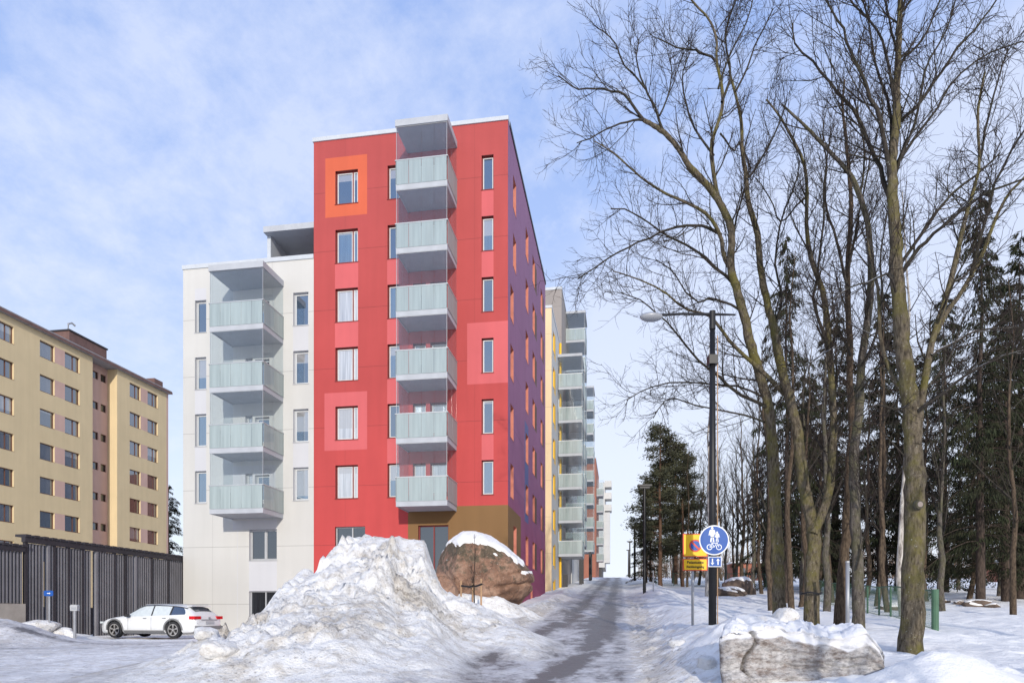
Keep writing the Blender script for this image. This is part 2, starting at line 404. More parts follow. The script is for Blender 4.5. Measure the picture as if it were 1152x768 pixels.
def gz(x, y): return float(ground(np.array([x]), np.array([y]))[0])

def wear(X, Y):
    a, b = ab(X, Y)
    w = np.zeros_like(X)
    inroad = sst(a, -3.3, -2.7)*sst(-a, -.45, 0)
    w = w+(.66+.20*vn(a*3, b*.25, 40))*inroad
    w = w+.34*sst(a, -6.0, -4.2)*sst(-a, .6, 1.2)*sst(-Y, -19, -15)*(1-inroad)
    ar = np.interp(Y, [9, 12.7, 16, 22, 29, 200], [-2.2, -1.30, -.80, -.62, -.55, -.55])
    al = np.interp(Y, [9, 14.5, 20, 26, 60, 200], [-4.2, -2.95, -2.5, -1.95, -1.85, -1.85])
    pt = .55+.75*vn(b*.22, b*0, 41)
    w = w+.50*np.exp(-((a-ar)/.28)**2)*pt
    w = w+.50*np.exp(-((a-al)/.30)**2)*(.30+1.0*vn(b*.18, b*0+3, 43))
    w = w+.70*np.exp(-((a-ar)/.42)**2)*np.exp(-((Y-27)/6.5)**2)  # extra dark tone along a long oval on the right track
    w = w+.35*np.exp(-((a+1.25)/.25)**2)*np.exp(-((Y-12.4)/1.3)**2)
    # parking: packed snow with streaks along the driving line
    px = CX+F*X/np.maximum(Y, 1)
    lot = sst(-a, 6.5, 8.5)*sst(-Y, -26.5, -24.5)*sst(Y, 4, 10)
    dd = (Y-21.5)-.22*(X+12)
    st = vn(dd*1.3, X*.12, 51)
    w = w+lot*(.24+.30*st)
    w = w+.42*np.exp(-((dd-1.2)/.35)**2)*sst(-X, 8, 10)*(.5+.6*vn(X*.5, Y*.5, 53))
    w = w+.22*np.exp(-((dd+1.6)/.5)**2)*sst(-X, 7, 10)
    w = w+.22*sst(-a, 2.5, 3.5)*sst(-Y, -14.5, -12)*sst(-X, -1, .5)*vn(X*.8, Y*.8, 55)
    brk = .78+.40*vn(X*2.1, Y*.55, 57)*1.0+.35*fbm(X*5, Y*3, 58, 3)
    return w*np.clip(brk, .2, 1.5)

def axis_steps(edges):
    out = [edges[0][0]]
    for a, b, s0, s1 in edges:
        x = a
        while x < b-1e-6:
            t = (x-a)/(b-a); x = min(b, x+s0*(1-t)+s1*t); out.append(x)
    return np.array(out)
def build_terrain():
    xs = axis_steps([(-3000, -200, 900, 60), (-200, -30, 25, 1.0), (-30, -20, .6, .16), (-20, 22, .13, .13), (22, 34, .16, .6), (34, 200, 1.0, 25), (200, 3000, 60, 900)])
    ys = axis_steps([(-600, -30, 150, 12), (-30, 7, 6, .3), (7, 16, .06, .08), (16, 34, .09, .18), (34, 80, .2, .8), (80, 260, 1, 6), (260, 3200, 20, 700)])
    X, Y = np.meshgrid(xs, ys)
    Z = ground(X, Y); nx, ny = len(xs), len(ys)
    i = np.arange(nx*ny).reshape(ny, nx)
    f = np.stack([i[:-1, :-1], i[:-1, 1:], i[1:, 1:], i[1:, :-1]], -1).reshape(-1, 4)
    me = npmesh('snowy_ground', np.stack([X, Y, Z], -1).reshape(-1, 3), f, [M['snow']])
    fattr(me, 'wear', wear(X, Y))
    a, b = ab(X, Y)
    d = .18+.40*(np.exp(-((a-.6)/.6)**2)+np.exp(-((a+3.4)/.6)**2))*sst(-Y, -60, -30)+.3*sst(-X, 4, 6)*vn(X*.4, Y*.4, 61)*sst(-Y, -30, -20)
    d = d-.25*sst(a, 2.5, 4)
    fattr(me, 'dirt', d)
    o = link('ground', me); tag(o, 'snow covered ground with an icy uphill street and a packed snow parking area', None, None, 'structure'); o['kind'] = 'structure'
build_terrain()

# ------------------------------------------------------------------ snow pile
CREST = [([(-5.75,11.6,-1.0),(-5.65,13,-.72),(-5.65,14.6,-.35),(-5.62,16.2,.18),(-5.6,17.4,.86),(-5.55,18.2,1.36)], 2.8, 1.3, .80),
         ([(-5.0,19.6,1.86),(-4.75,19.9,2.24),(-4.2,20,2.36),(-3.3,20,2.30),(-2.6,20.1,2.26)], 2.6, 4.2, .72),
         ([(-3.2,18.6,1.35),(-2.4,18.9,.90),(-1.7,18.8,.42),(-.9,18.2,.02),(-.1,17,-.38),(.15,15.8,-.66)], 1.0, .68, .75),
         ([(-2.9,25.0,.9),(-1.8,25.6,.80),(-.6,25.8,.70),(.3,26.2,.42)], .8, .9, 1.5)]
def pile_z(X, Y):
    best = np.full(np.shape(X), -9.0)
    for line, fl, fr, ff in CREST:
        for p, q in zip(line[:-1], line[1:]):
            dx, dy = q[0]-p[0], q[1]-p[1]; l2 = dx*dx+dy*dy
            t = np.clip(((X-p[0])*dx+(Y-p[1])*dy)/l2, 0, 1)
            ex = X-(p[0]+t*dx); ey = Y-(p[1]+t*dy)
            ex = np.where(ex < 0, ex*fl, ex*fr); ey = np.where(ey > 0, ey*1.9, ey*ff)
            d = np.sqrt(ex*ex+ey*ey+.10)-.32
            zz = p[2]+t*(q[2]-p[2])
            z = zz-3.3*(1-np.exp(-d/3.6))-.04*d
            best = np.logaddexp(best*9, z*9)/9
    return best
def build_pile():
    xs = np.arange(-11.5, 3.6, .055); ys = np.arange(9.2, 27.5, .06)
    X, Y = np.meshgrid(xs, ys)
    Z0 = pile_z(X, Y); G = ground(X, Y)
    fade = sst(Y+.5*fbm(X*.8, Y*.8, 87, 3), 9.9, 13.6); h = np.clip(Z0-G+.06, 0, 3.9)*fade; k = sst(h, 0.05, .9); Z0 = G+h*h/(h+.16)+.04*k-.004
    wx = X+fbm(X*1.2, Y*1.2, 71, 3)*.35; wy = Y+fbm(X*1.2, Y*1.2, 72, 3)*.35
    f1, f2, hh = worley(wx*1.15, wy*1.15, 74); g1, g2, gh = worley(wx*2.9, wy*2.9, 75); c1, c2, ch = worley(wx*6.5, wy*6.5, 76)
    rough = .40+.85*sst(fbm(X*.35+3, Y*.35, 77, 3), -.35, .25)
    rough = rough*(1-.6*sst(X, -2.8, -1.0))
    rough = rough*(1-.75*sst(Y, 18.6, 19.4)*sst(X, -4.6, -4.0))
    disp = (fbm(X*.7, Y*.7, 78, 5)*.15+(hh-.5)*.38*sst(f2-f1, .0, .10)+(gh-.5)*.30*sst(g2-g1, .0, .09)+(ch-.5)*.17*sst(c2-c1, 0, .10)+fbm(X*9, Y*9, 70, 3)*.05)*rough
    disp = disp+fbm(X*7, Y*7, 79, 3)*.025
    Z = Z0+disp*k*.95
    # hard shoulder: clods sitting on the flank
    l1, l2, lh = worley(X*.9+4, Y*.9, 81)
    Z = Z+np.sqrt(np.clip(.10-l1*l1, 0, 1))*.9*(lh > .72)*k*rough
    Z = np.where(h < .012, G-.10, np.maximum(Z, G-.004))
    nx, ny = len(xs), len(ys); i = np.arange(nx*ny).reshape(ny, nx)
    f = np.stack([i[:-1, :-1], i[:-1, 1:], i[1:, 1:], i[1:, :-1]], -1).reshape(-1, 4)
    keep = (h.ravel()[f] > .0).any(1); f = f[keep]
    used = np.unique(f); mp = -np.ones(nx*ny, int); mp[used] = np.arange(len(used))
    V = np.stack([X, Y, Z], -1).reshape(-1, 3)[used]; o0 = np.array([-3.5, 18, -.9])
    me = npmesh('snow_pile', V-o0, mp[f], [M['snow_pile']])
    dirt = .26+.52*sst(fbm(X*.6, Y*.6, 83, 4), -.2, .40)*rough
    fattr(me, 'dirt', dirt.ravel()[used]); fattr(me, 'wear', (wear(X, Y)*(1-sst(h, .02, .45))).ravel()[used])
    o = link('snow_pile', me, None, tuple(o0))
    tag(o, 'huge dirty heap of ploughed snow in front of the red tower', 'snow pile')
    return X, Y, Z
PX, PY, PZ = build_pile()
def surf(x, y):
    z = gz(x, y)
    j = int(round((x+11.5)/.055)); i = int(round((y-9.2)/.06))
    if 0 <= i < PZ.shape[0] and 0 <= j < PZ.shape[1]: z = max(z, float(PZ[i, j]))
    return z

def blob(name, loc, size, mat, seed, amp=.25, sub=4, cut=None, label=None, cat=None, group=None, rot=0, attr=0.0, parent=None, sharp=0):
    bm = bmesh.new(); bmesh.ops.create_icosphere(bm, subdivisions=sub, radius=1.0)
    rng = np.random.RandomState(seed)
    v = np.array([q.co for q in bm.verts]); ofs = rng.rand(3)*50
    d = fbm(v[:,0]*1.1+ofs[0]+v[:,2]*.9, v[:,1]*1.1+ofs[1]-v[:,2]*.7, seed, 4)*amp + fbm(v[:,0]*4+v[:,2]*3, v[:,1]*4-v[:,2]*3+ofs[2], seed+5, 3)*amp*.25
    if sharp:
        for k in range(sharp):                      # flat fracture faces
            n = rng.randn(3); n /= np.linalg.norm(n); lim = .62+.25*rng.rand()
            dd = v@n; v = v-np.outer(np.clip(dd-lim, 0, 9)*.85, n)
    v = v*(1+d[:, None])*np.array(size)
    for q, c in zip(bm.verts, v): q.co = c
    me = bpy.data.meshes.new(name); bm.to_mesh(me); bm.free()
    me.materials.append(mat); me.polygons.foreach_set('use_smooth', [True]*len(me.polygons))
    fattr(me, 'dirt', np.full(len(v), attr)); fattr(me, 'wear', np.zeros(len(v)))
    o = link(name, me, parent, loc, rot)
    if label: tag(o, label, cat, group)
    return o
# single lumps of snow that stand out
for (px, py, Y, sz, seed, lab) in (
    (250, 744, 12.4, (.42,.30,.17), 1, 'flat grey snow slab lying on packed snow left of the big heap'),
    (232, 735, 13.6, (.30,.25,.14), 2, 'small snow lump just left of the foot of the big heap'),
    (68, 704, 25.4, (.62,.35,.30), 3, 'rounded snow lump between blue sign post and grey box post'),
    (41, 703, 24.8, (.8,.35,.28), 4, 'low snow lump left of the small blue sign post'),
    (795, 759, 11.3, (.24,.18,.13), 5, 'small snow clod on the bank left of the dirty ice slab'),
    (762, 722, 14.6, (.20,.16,.10), 6, 'little snow clod below the yellow parking sign'),
    (884, 690, 12.6, (.30,.22,.20), 7, 'jagged snow lump behind the ice slab before the forked trunk')):
    p = P(px, py, Y); z = surf(p.x, p.y)
    blob('snow_chunk', (p.x, p.y, z+sz[2]*.35), sz, M['snow_pile'], 100+seed, .35, 3, label=lab, cat='snow lump', rot=seed, attr=.25, sharp=5, group='loose lumps of snow')

# foreground dirty slab of ice and packed snow
def ice_slab():
    Yf = 10.0
    nx, nz = 150, 64
    x0, x1 = P(812, 0, Yf).x, P(1003, 0, Yf).x
    top = lambda x: np.interp(x, [x0, x0+.2, x0+.6, x0+1.0, x1-.6, x1-.3, x1], [-.26, -.22, -.20, -.24, -.40, -.36, -.62])
    V = []; D = []; Fc = []
    U = np.linspace(0, 1, nx)
    # profile around: front bottom -> front top -> back top -> back bottom
    prof = np.concatenate([np.stack([np.zeros(nz), np.linspace(0, 1, nz)], 1), np.stack([np.linspace(.03, 1, 40), np.ones(40)], 1), np.stack([np.ones(14), np.linspace(.95, 0, 14)], 1)])
    X = x0+(x1-x0)*U[None, :]+0*prof[:, :1]; S = prof[:, :1]+0*U; H = prof[:, 1:]+0*U
    zb = -1.28; T = top(X)
    th = .95
    endr = np.minimum(1, np.minimum(U, 1-U)/.045)[None, :]**.5
    X = X+S*.38*(1-U[None, :])-S*.1*U[None, :]
    Yc = Yf+S*th+.10*(1-H)*(-1)+.12*(U[None, :]-.5)
    Z = zb+(T-zb)*H*(.93+.07*endr)
    edge = sst(H, .9, 1.0)
    Z = Z+(S*(1-S)*.75)*edge*(.3+.9*vn(X*1.6, S*3, 91))
    Yc = Yc+.10*(1-endr)*(1-S)
    front_ = (S < .02)
    # layered face: ledges, cracks, hollow at the lower left
    led = fbm(X*.8, H*6, 92, 5)*.13+fbm(X*5, H*6, 93, 4)*.05+np.floor(H*4+fbm(X*1.3, H*2, 90, 3)*1.2)*.03
    crack = np.exp(-((X-(x0+.40)-.10*np.sin(H*9)-.05*fbm(H*5, H*0, 94))/.022)**2)*sst(H, .25, .5)*.22
    crack = crack+np.exp(-((H-.55-.10*fbm(X*2, X*0, 95))/.012)**2)*sst(X, x0+1.0, x0+1.4)*sst(-X, -x0-2.3, -x0-2.0)*.05
    hol = .10*np.exp(-((X-(x0+.75))/.35)**2-((H-.12)/.16)**2)
    Yc = Yc+np.where(front_, led+crack+hol, 0)
    rough = edge*(1-front_*.3)
    f1, f2, hh = worley(X*5, Yc*5, 96); q1, q2, qh = worley(X*11, Yc*11, 97)
    Z = Z+rough*((hh-.4)*.10*sst(f2-f1, 0, .3)+(qh-.5)*.05*sst(q2-q1, 0, .3)+fbm(X*8, Yc*8, 98, 3)*.02+fbm(X*1.5, Yc*1.5, 99, 3)*.06)*np.where(X > x1-.55, .5, 1)
    blk = np.exp(-((X-(x1-.35))/.28)**2-((Yc-Yf-.35)/.3)**2)*.14; Z = Z+blk*edge
    n = len(prof); i = np.arange(n*nx).reshape(n, nx)
    f = np.stack([i[:-1, :-1], i[:-1, 1:], i[1:, 1:], i[1:, :-1]], -1).reshape(-1, 4)
    V = np.stack([X, Yc, Z], -1).reshape(-1, 3); o0 = np.array([(x0+x1)/2, Yf+.4, zb])
    V = V-o0
    me = npmesh('ice_slab', V, f, [M['slabface']])
    bm = bmesh.new(); bm.from_mesh(me); bmesh.ops.holes_fill(bm, edges=[e for e in bm.edges if e.is_boundary], sides=0); bm.to_mesh(me); bm.free()
    d = np.where(front_, .95-.9*sst(H, .84+.12*fbm(X*3, X*0, 89, 3), .93+.08*fbm(X*3, X*0, 89, 3)), .0)+0*X
    d = np.clip(d, 0, 1)
    at = me.attributes.new('face', 'FLOAT', 'POINT'); at.data.foreach_set('value', d.astype(np.float32).ravel())
    o = link('ice_slab', me, None, tuple(o0)); tag(o, 'big dirty grey slab of cut ice and snow standing in the right foreground', 'snow slab')
def slabface():
    m, nt, b = nodes('dirty_ice'); ge = N(nt, 'ShaderNodeNewGeometry'); at = N(nt, 'ShaderNodeAttribute', attribute_name='face')
    mp = N(nt, 'ShaderNodeMapping'); mp.inputs['Scale'].default_value = (1, 1, 2.2); L(nt, ge.outputs['Position'], mp.inputs[0])
    n1 = N(nt, 'ShaderNodeTexNoise', Scale=2.6, Detail=12.0, Roughness=.78); L(nt, mp.outputs[0], n1.inputs['Vector'])
    n2 = N(nt, 'ShaderNodeTexNoise', Scale=14.0, Detail=8.0, Roughness=.7); L(nt, mp.outputs[0], n2.inputs['Vector'])
    r = ramp(nt, n1.outputs[0], [(.36, (.13, .095, .075, 1)), (.43, (.30, .25, .22, 1)), (.50, (.45, .42, .40, 1)), (.62, (.66, .64, .62, 1))])
    r2 = ramp(nt, n2.outputs[0], [(.38, g(.55)), (.55, g(1))])
    d = mix(nt, 1.0, r.outputs[0], r2.outputs[0], 'MULTIPLY')
    L(nt, mix(nt, ramp(nt, at.outputs['Fac'], [(.2, g(0)), (.6, g(1))]).outputs[0], (.84, .84, .86), d), b.inputs['Base Color'])
    b.inputs['Roughness'].default_value = .7
    hh = math_(nt, 'ADD', n1.outputs[0], math_(nt, 'MULTIPLY', n2.outputs[0], .4))
    bp = N(nt, 'ShaderNodeBump', Strength=.7, Distance=.08); L(nt, hh, bp.inputs['Height']); L(nt, bp.outputs[0], b.inputs['Normal']); return m
M['slabface'] = slabface()
ice_slab()

# ------------------------------------------------------------------ windows, facades and balconies
WC = {}
def window_meshes(kind, w, h):
    key = (kind, round(w, 2), round(h, 2))
    if key in WC: return WC[key]
    fr = {'red': ('rframe', 'pane'), 'redc': ('rframe', 'pane_curt'), 'grey': ('gframe', 'pane'), 'greyc': ('gframe', 'pane_curt'), 'dark': ('dframe', 'pane'),
          'brown': ('bframe', 'pane_y'), 'small': ('bframe', 'pane_dk'), 'dk': ('gframe', 'pane_dk'), 'door': ('rframe', 'pane_dk'), 'wht': ('wframe', 'pane_curt')}[kind]
    t = .055 if w > .7 else .045
    f = MB()                                     # outer frame, then the casement inside it
    y0, y1 = -.02, .05
    f.box(0, w, y0, y1, 0, t); f.box(0, w, y0, y1, h-t, h); f.box(0, t, y0, y1, t, h-t); f.box(w-t, w, y0, y1, t, h-t)
    c = MB(); q = .045; a = t
    splits = []
    if kind in ('red', 'redc') and w > .95: splits = [w*.74]
    elif kind == 'door': splits = [w*.5]
    elif kind == 'dk' and w > 1: splits = [w*.55]
    elif kind in ('brown', 'dark') and w > 1.6: splits = [w*.62]
    xs = [t]+splits+[w-t]
    for k in splits: f.box(k-.03, k+.03, y0, y1, t, h-t)
    for i in range(len(xs)-1):
        x0, x1 = xs[i]+(0 if i == 0 else .03), xs[i+1]-(0 if i == len(xs)-2 else .03)
        c.box(x0, x1, 0, .045, t, t+q); c.box(x0, x1, 0, .045, h-t-q, h-t); c.box(x0, x0+q, 0, .045, t+q, h-t-q); c.box(x1-q, x1, 0, .045, t+q, h-t-q)
    g_ = MB(); g_.quad((t, .03, t), (w-t, .03, t), (w-t, .03, h-t), (t, .03, h-t)); g_.quad((t, .034, t), (t, .034, h-t), (w-t, .034, h-t), (w-t, .034, t))
    s = MB(); s.prism([(-.03, -.03), (w+.03, -.03), (w+.03, 0.0), (-.03, 0.0)], -.20, -.021)
    cm = M['wframe'] if kind in ('red', 'redc', 'grey', 'greyc') else M[fr[0]]
    r = (f.mesh('window', [M[fr[0]]]), c.mesh('casement', [cm]), g_.mesh('pane', [M[fr[1]]]), s.mesh('sill', [M[fr[0]]]))
    WC[key] = r; return r
class Bld:
    def __init__(s, name, label, cat, a0, b0, zb):
        x, y = tw(a0, b0); s.a0, s.b0, s.zb = a0, b0, zb
        s.root = thing(name, label, cat, (x, y, zb), -ANG)
    def loc(s, a, b, z): return (a-s.a0, b-s.b0, z-s.zb)
    def box(s, name, a0, a1, b0, b1, z0, z1, mat, parent=None):
        m = MB(); m.box(a0-s.a0, a1-s.a0, b0-s.b0, b1-s.b0, z0-s.zb, z1-s.zb); return m.build(name, mat, parent or s.root)
    def window(s, kind, face, u0, u1, z0, z1, plane, depth=.17, sill=True, name='window', casement=True, label=None):
        """face 'f': plane b, u runs along a;  face 's': plane a, u runs along b, facing +a"""
        w = u1-u0; h = z1-z0; ms = window_meshes(kind, w, h)
        if face == 'f': loc = s.loc(u0, plane+depth, z0); rot = 0
        else: loc = s.loc(plane-depth, u0, z0); rot = PI/2
        o = link(name, ms[0], s.root, loc, rot)
        if label: o['label'] = label
        if casement: link('casement', ms[1], o)
        link('pane', ms[2], o)
        if sill: link('sill', ms[3], o)
        return o
    def facade(s, face, plane, u0, u1, z0, z1, holes, paints, base, reveal=None, depth=.2, name='wall'):
        """wall sheet with real openings; holes (u0,u1,z0,z1); paints (u0,u1,z0,z1,material)"""
        mats = [base]; pidx = []
        for p in paints:
            if p[4] not in mats: mats.append(p[4])
            pidx.append(mats.index(p[4]))
        if reveal and reveal not in mats: mats.append(reveal)
        us = sorted({round(x, 4) for r in list(holes)+[q[:4] for q in paints] for x in r[:2] if u0 < x < u1} | {u0, u1})
        zs = sorted({round(x, 4) for r in list(holes)+[q[:4] for q in paints] for x in r[2:4] if z0 < x < z1} | {z0, z1})
        m = MB()
        if face == 'f': T = lambda u, d, z: (u-s.a0, plane-s.b0+d, z-s.zb)
        else: T = lambda u, d, z: (plane-s.a0-d, u-s.b0, z-s.zb)
        def matat(u, z):
            k = 0
            for p, i in zip(paints, pidx):
                if p[0] < u < p[1] and p[2] < z < p[3]: k = i
            return k
        for i in range(len(us)-1):
            for j in range(len(zs)-1):
                uc, zc = (us[i]+us[i+1])/2, (zs[j]+zs[j+1])/2
                if any(h[0] < uc < h[1] and h[2] < zc < h[3] for h in holes): continue
                m.quad(T(us[i], 0, zs[j]), T(us[i+1], 0, zs[j]), T(us[i+1], 0, zs[j+1]), T(us[i], 0, zs[j+1]), matat(uc, zc))
        for h in holes:
            a, b, c, d = h[:4]; ri = mats.index(reveal) if reveal else matat((a+b)/2, c-.05)
            m.quad(T(a, 0, c), T(a, depth, c), T(b, depth, c), T(b, 0, c), ri); m.quad(T(a, 0, d), T(b, 0, d), T(b, depth, d), T(a, depth, d), ri)
            m.quad(T(a, 0, c), T(a, 0, d), T(a, depth, d), T(a, depth, c), ri); m.quad(T(b, 0, c), T(b, depth, c), T(b, depth, d), T(b, 0, d), ri)
        return m.build(name, mats, s.root)

BC = {}
def balcony_meshes(w, d, hf=3.0, glazed=True, col='g'):
    key = (round(w, 2), round(d, 2), glazed)
    if key in BC: return BC[key]
    sl = MB(); sl.box(0, w, -d, 0, 0, .17); sl.box(-.02, w+.02, -d-.03, -d+.02, -.04, .22); sl.box(-.02, .03, -d+.02, 0, -.04, .22); sl.box(w-.03, w+.02, -d+.02, 0, -.04, .22)
    gd = MB(); t = .012
    def panes(mb, z0, z1, off):
        n = max(3, int(round(w/.62))); k = max(2, int(round(d/.8)))
        for i in range(n): mb.box(w*i/n+.008, w*(i+1)/n-.008, -d-off-t, -d-off, z0, z1)
        for i in range(k):
            mb.box(-off-t, -off, -d+d*i/k+.008, -d+d*(i+1)/k-.008, z0, z1); mb.box(w+off, w+off+t, -d+d*i/k+.008, -d+d*(i+1)/k-.008, z0, z1)
    panes(gd, .20, 1.32, .035)
    rl = MB()
    for z in (1.32,): rl.box(-.06, w+.06, -d-.06, -d+.0, z, z+.05); rl.box(-.06, .0, -d, 0, z, z+.05); rl.box(w, w+.06, -d, 0, z, z+.05)
    for x in (0.02, w*.5, w-.05): rl.box(x, x+.03, -d-.005, -d+.02, .2, 1.32)
    gz_ = MB(); panes(gz_, 1.38, hf-.06, 0.0)
    tr = MB(); tr.box(-.02, w+.02, -d-.02, -d+.02, hf-.07, hf-.04)
    n = max(3, int(round(w/.62)))
    for i in (0, n):
        x = w*i/n; tr.box(x-.008, x+.008, -d-.014, -d+.004, 1.37, hf-.07)
    r = dict(slab=sl.mesh('balcony', [M['slab']]), guard=gd.mesh('guard_glass', [M['frost']]), rail=rl.mesh('rail', [M['alu']]), glazing=gz_.mesh('glazing', [M['clear']]), track=tr.mesh('glazing_track', [M['alu']]))
    BC[key] = r; return r
def balcony(B, face, u0, w, d, z, plane, glazed=True, hf=3.0):
    ms = balcony_meshes(w, d, hf, glazed)
    if face == 'f': loc = B.loc(u0, plane, z); rot = 0
    else: loc = B.loc(plane, u0, z); rot = PI/2
    o = link('balcony', ms['slab'], B.root, loc, rot)
    link('guard_glass', ms['guard'], o); link('rail', ms['rail'], o)
    if glazed: link('glazing', ms['glazing'], o); link('glazing_track', ms['track'], o)
    return o

# ------------------------------------------------------------------ red tower
bF = 33.0; aC = -5.442
fa = lambda px: front(px, bF)[0]
Rd = Bld('apartment_tower', 'tall red apartment tower with glazed corner balconies and purple side wall', 'building', fa(353), bF, -1.3)
zt = [22.65-3*k for k in range(8)]; WH = 1.70
H = []; PNT = []
cl = (fa(377.3), fa(402.6)); cm_ = (fa(436), fa(449.5)); cr = (fa(541.8), fa(555.2))
wins = []
for k in range(6):
    for c, kd in ((cl, 'red' if k < 2 else 'redc'), (cm_, 'red'), (cr, 'red')):
        r = (c[0], c[1], zt[k]-WH, zt[k]); H.append(r); wins.append((kd, r))
# openings behind the balconies
bl = (fa(464.5), fa(479)); br_ = (fa(484), fa(503))
for k in range(6):
    zf = 20.35-3*k
    r = (bl[0], bl[1], zf+.1, zf+2.25); H.append(r); wins.append(('redc', r))
    r = (br_[0], br_[1], zf+.75, zf+2.25); H.append(r); wins.append(('redc', r))
Yl = front(395, bF)[1]
gw = (fa(377), fa(410.7), fz(633, Yl), fz(592, Yl)); H.append(gw)
Yd = front(485, bF)[1]
dw = (fa(470.5), fa(504.5), .6, fz(590.5, Yd)); H.append(dw)
Yo = front(390, bF)[1]
O_ = lambda px0, px1, y0, y1, m: (fa(px0), fa(px1), fz(y1, front((px0+px1)/2, bF)[1]), fz(y0, front((px0+px1)/2, bF)[1]), m)
PNT += [O_(366, 413, 176, 243, M['orange']), O_(365, 413, 441, 506, M['pink'])]
zp = lambda k: (zt[k]-WH, zt[k+1])
for k in (1, 2): PNT.append((cl[0]-.02, cl[1]+.02, zt[k+1], zt[k]-WH, M['pink']))
for k in (1, 2, 3, 4): PNT.append((cm_[0]-.02, cm_[1]+.1, zt[k+1], zt[k]-WH, M['pink']))
for k in (0, 1, 4): PNT.append((cr[0]-.0, cr[1]+.0, zt[k+1], zt[k]-WH, M['pink']))
PNT.append((fa(525.5), aC+.0, fz(432, 33.7), fz(363, 33.7), M['pink']))
zbr = 5.42
PNT.append((fa(459), aC, -1.3, zbr, M['brown']))
Rd.facade('f', bF, fa(353), aC, -1.3, 24.25, H, PNT, M['red'], M['rframe'])
for kd, r in wins: Rd.window(kd, 'f', *r, bF)
Rd.window('dk', 'f', *gw, bF, casement=False, label='large plain ground floor window in the red wall')
Rd.window('door', 'f', *dw, bF, sill=False, name='entrance_door', casement=False)
bd = front(353, bF)
# side wall
SH = []; SP = []; sw = []
def scol(rows, b0, b1, kd='red', brown=None):
    for k in rows:
        r = (b0, b1, zt[k]-WH, zt[k]); SH.append(r); sw.append((kd, r))
        if brown: SP.append((b1, b1+brown, zt[k]-WH, zt[k], M['dkbrown']))
sb = lambda px: side(px, aC)[0]
scol((0, 1), sb(577.3), sb(577.3)+1.0); scol((2, 3, 4, 5), sb(574.3), sb(574.3)+1.0); scol((6,), sb(577.8), sb(577.8)+1.0)
scol(range(0, 7), sb(591.4), sb(591.4)+1.15)
scol(range(0, 7), sb(599.2), sb(599.2)+1.1, brown=1.0)
scol(range(0, 7), sb(608.3), sb(608.3)+1.0, brown=.9)
scol((7,), sb(597), sb(597)+.9)
SP += [(33.0, sb(586), -1.3, zbr, M['brown']), (sb(590.3), sb(590.3)+1.6, zt[5]-2.2, zt[4]+.6, M['blue_panel'])]
M['salmon'] = mk('salmon_reveal', (.55, .19, .13), .7)
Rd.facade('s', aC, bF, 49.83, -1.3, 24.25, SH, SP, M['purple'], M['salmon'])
for kd, r in sw: Rd.window(kd, 's', *r, aC, depth=.19)
Rd.box('rear_wall', fa(353)+.003, aC-.35, bF+.35, 49.83, -1.3, 24.2, M['red'])
Rd.box('parapet', fa(353)-.05, aC+.03, bF-.06, bF+.4, 24.25, 24.45, M['trimw'])
Rd.box('parapet', aC-.4, aC+.05, bF+.403, 49.9, 24.25, 24.45, M['dframe'])
Rd.box('roof', fa(353)+.01, aC-.403, bF+.403, 49.8, 24.2, 24.3, M['roofg'])
wB = fa(513.3)-fa(459.5)
for k in range(6): balcony(Rd, 'f', fa(459.5), wB, 1.85, 20.2-3*k, bF)
Rd.box('balcony_canopy', fa(459.5)-.05, fa(513.3)+.05, bF-1.92, bF-.003, 23.16, 23.46, M['slab'])
# ------------------------------------------------------------------ white block
Wh = Bld('apartment_block', 'white apartment block with four stacked glazed balconies left of the red tower', 'building', fa(206), bF, -1.3)
wt = [16.62-3*k for k in range(4)]; H = []; PNT = []; wins = []
c1 = (fa(219.3), fa(232)); c2 = (fa(329.8), fa(347))
for k in range(4):
    for c in (c1, c2):
        r = (c[0], c[1], wt[k]-1.7, wt[k]); H.append(r); wins.append(('grey', r))
PNT += [(c1[0], c1[1], wt[0], wt[0]+.62, M['lgrey']), (c1[0], c1[1], wt[2], wt[1]-1.7, M['lgrey']), (c1[0], c1[1], wt[3], wt[2]-1.7, M['lgrey']),
        (c2[0], c2[1], wt[1], wt[0]-1.7, M['lgrey']), (c2[0], c2[1], wt[3], wt[2]-1.7, M['lgrey'])]
for k in range(4):
    zf = 14.2-3*k
    r = (fa(276), fa(284), zf+.1, zf+2.2); H.append(r); wins.append(('greyc', r))
    r = (fa(287), fa(303), zf+.75, zf+2.1); H.append(r); wins.append(('grey', r))
    PNT.append((fa(262), fa(310), zf, zf+2.6, M['lgrey'])) if k == 3 else None
Yw = front(296, bF)[1]
lw = (fa(280.3), fa(311.5), fz(630, Yw), fz(595, Yw)); l2 = (fa(280.3), fa(311.5), fz(693, Yw), fz(664.5, Yw)); H += [lw, l2]
PNT += [(lw[0], lw[1], l2[3], lw[2], M['lgrey']), (fa(262), fa(311.5), lw[3], 4.95, M['lgrey'])]  # the grey above the lower window paints in the shadow beneath the bottom balcony
PNT += [(fa(267), fa(267)+.03, -1.3, lw[3], M['lgrey'])]
aW = fa(353)-.003
Wh.facade('f', bF, fa(206), aW, -1.3, 18.3, H, PNT, M['white'], M['lgrey'])
for kd, r in wins: Wh.window(kd, 'f', *r, bF)
Wh.window('dk', 'f', *lw, bF); Wh.window('dk', 'f', *l2, bF, casement=False)
Wh.facade('s', fa(206), bF, bF+14, -1.3, 18.3, [], [], M['white'])
Wh.box('rear_wall', fa(206)+.01, aW, bF+.35, bF+14, -1.3, 18.25, M['white'])
Wh.box('parapet', fa(206)-.04, aW, bF-.05, bF+.4, 18.3, 18.52, M['trimw']); Wh.box('parapet', fa(206)-.04, fa(206)+.4, bF+.403, bF+14.05, 18.3, 18.52, M['trimw'])
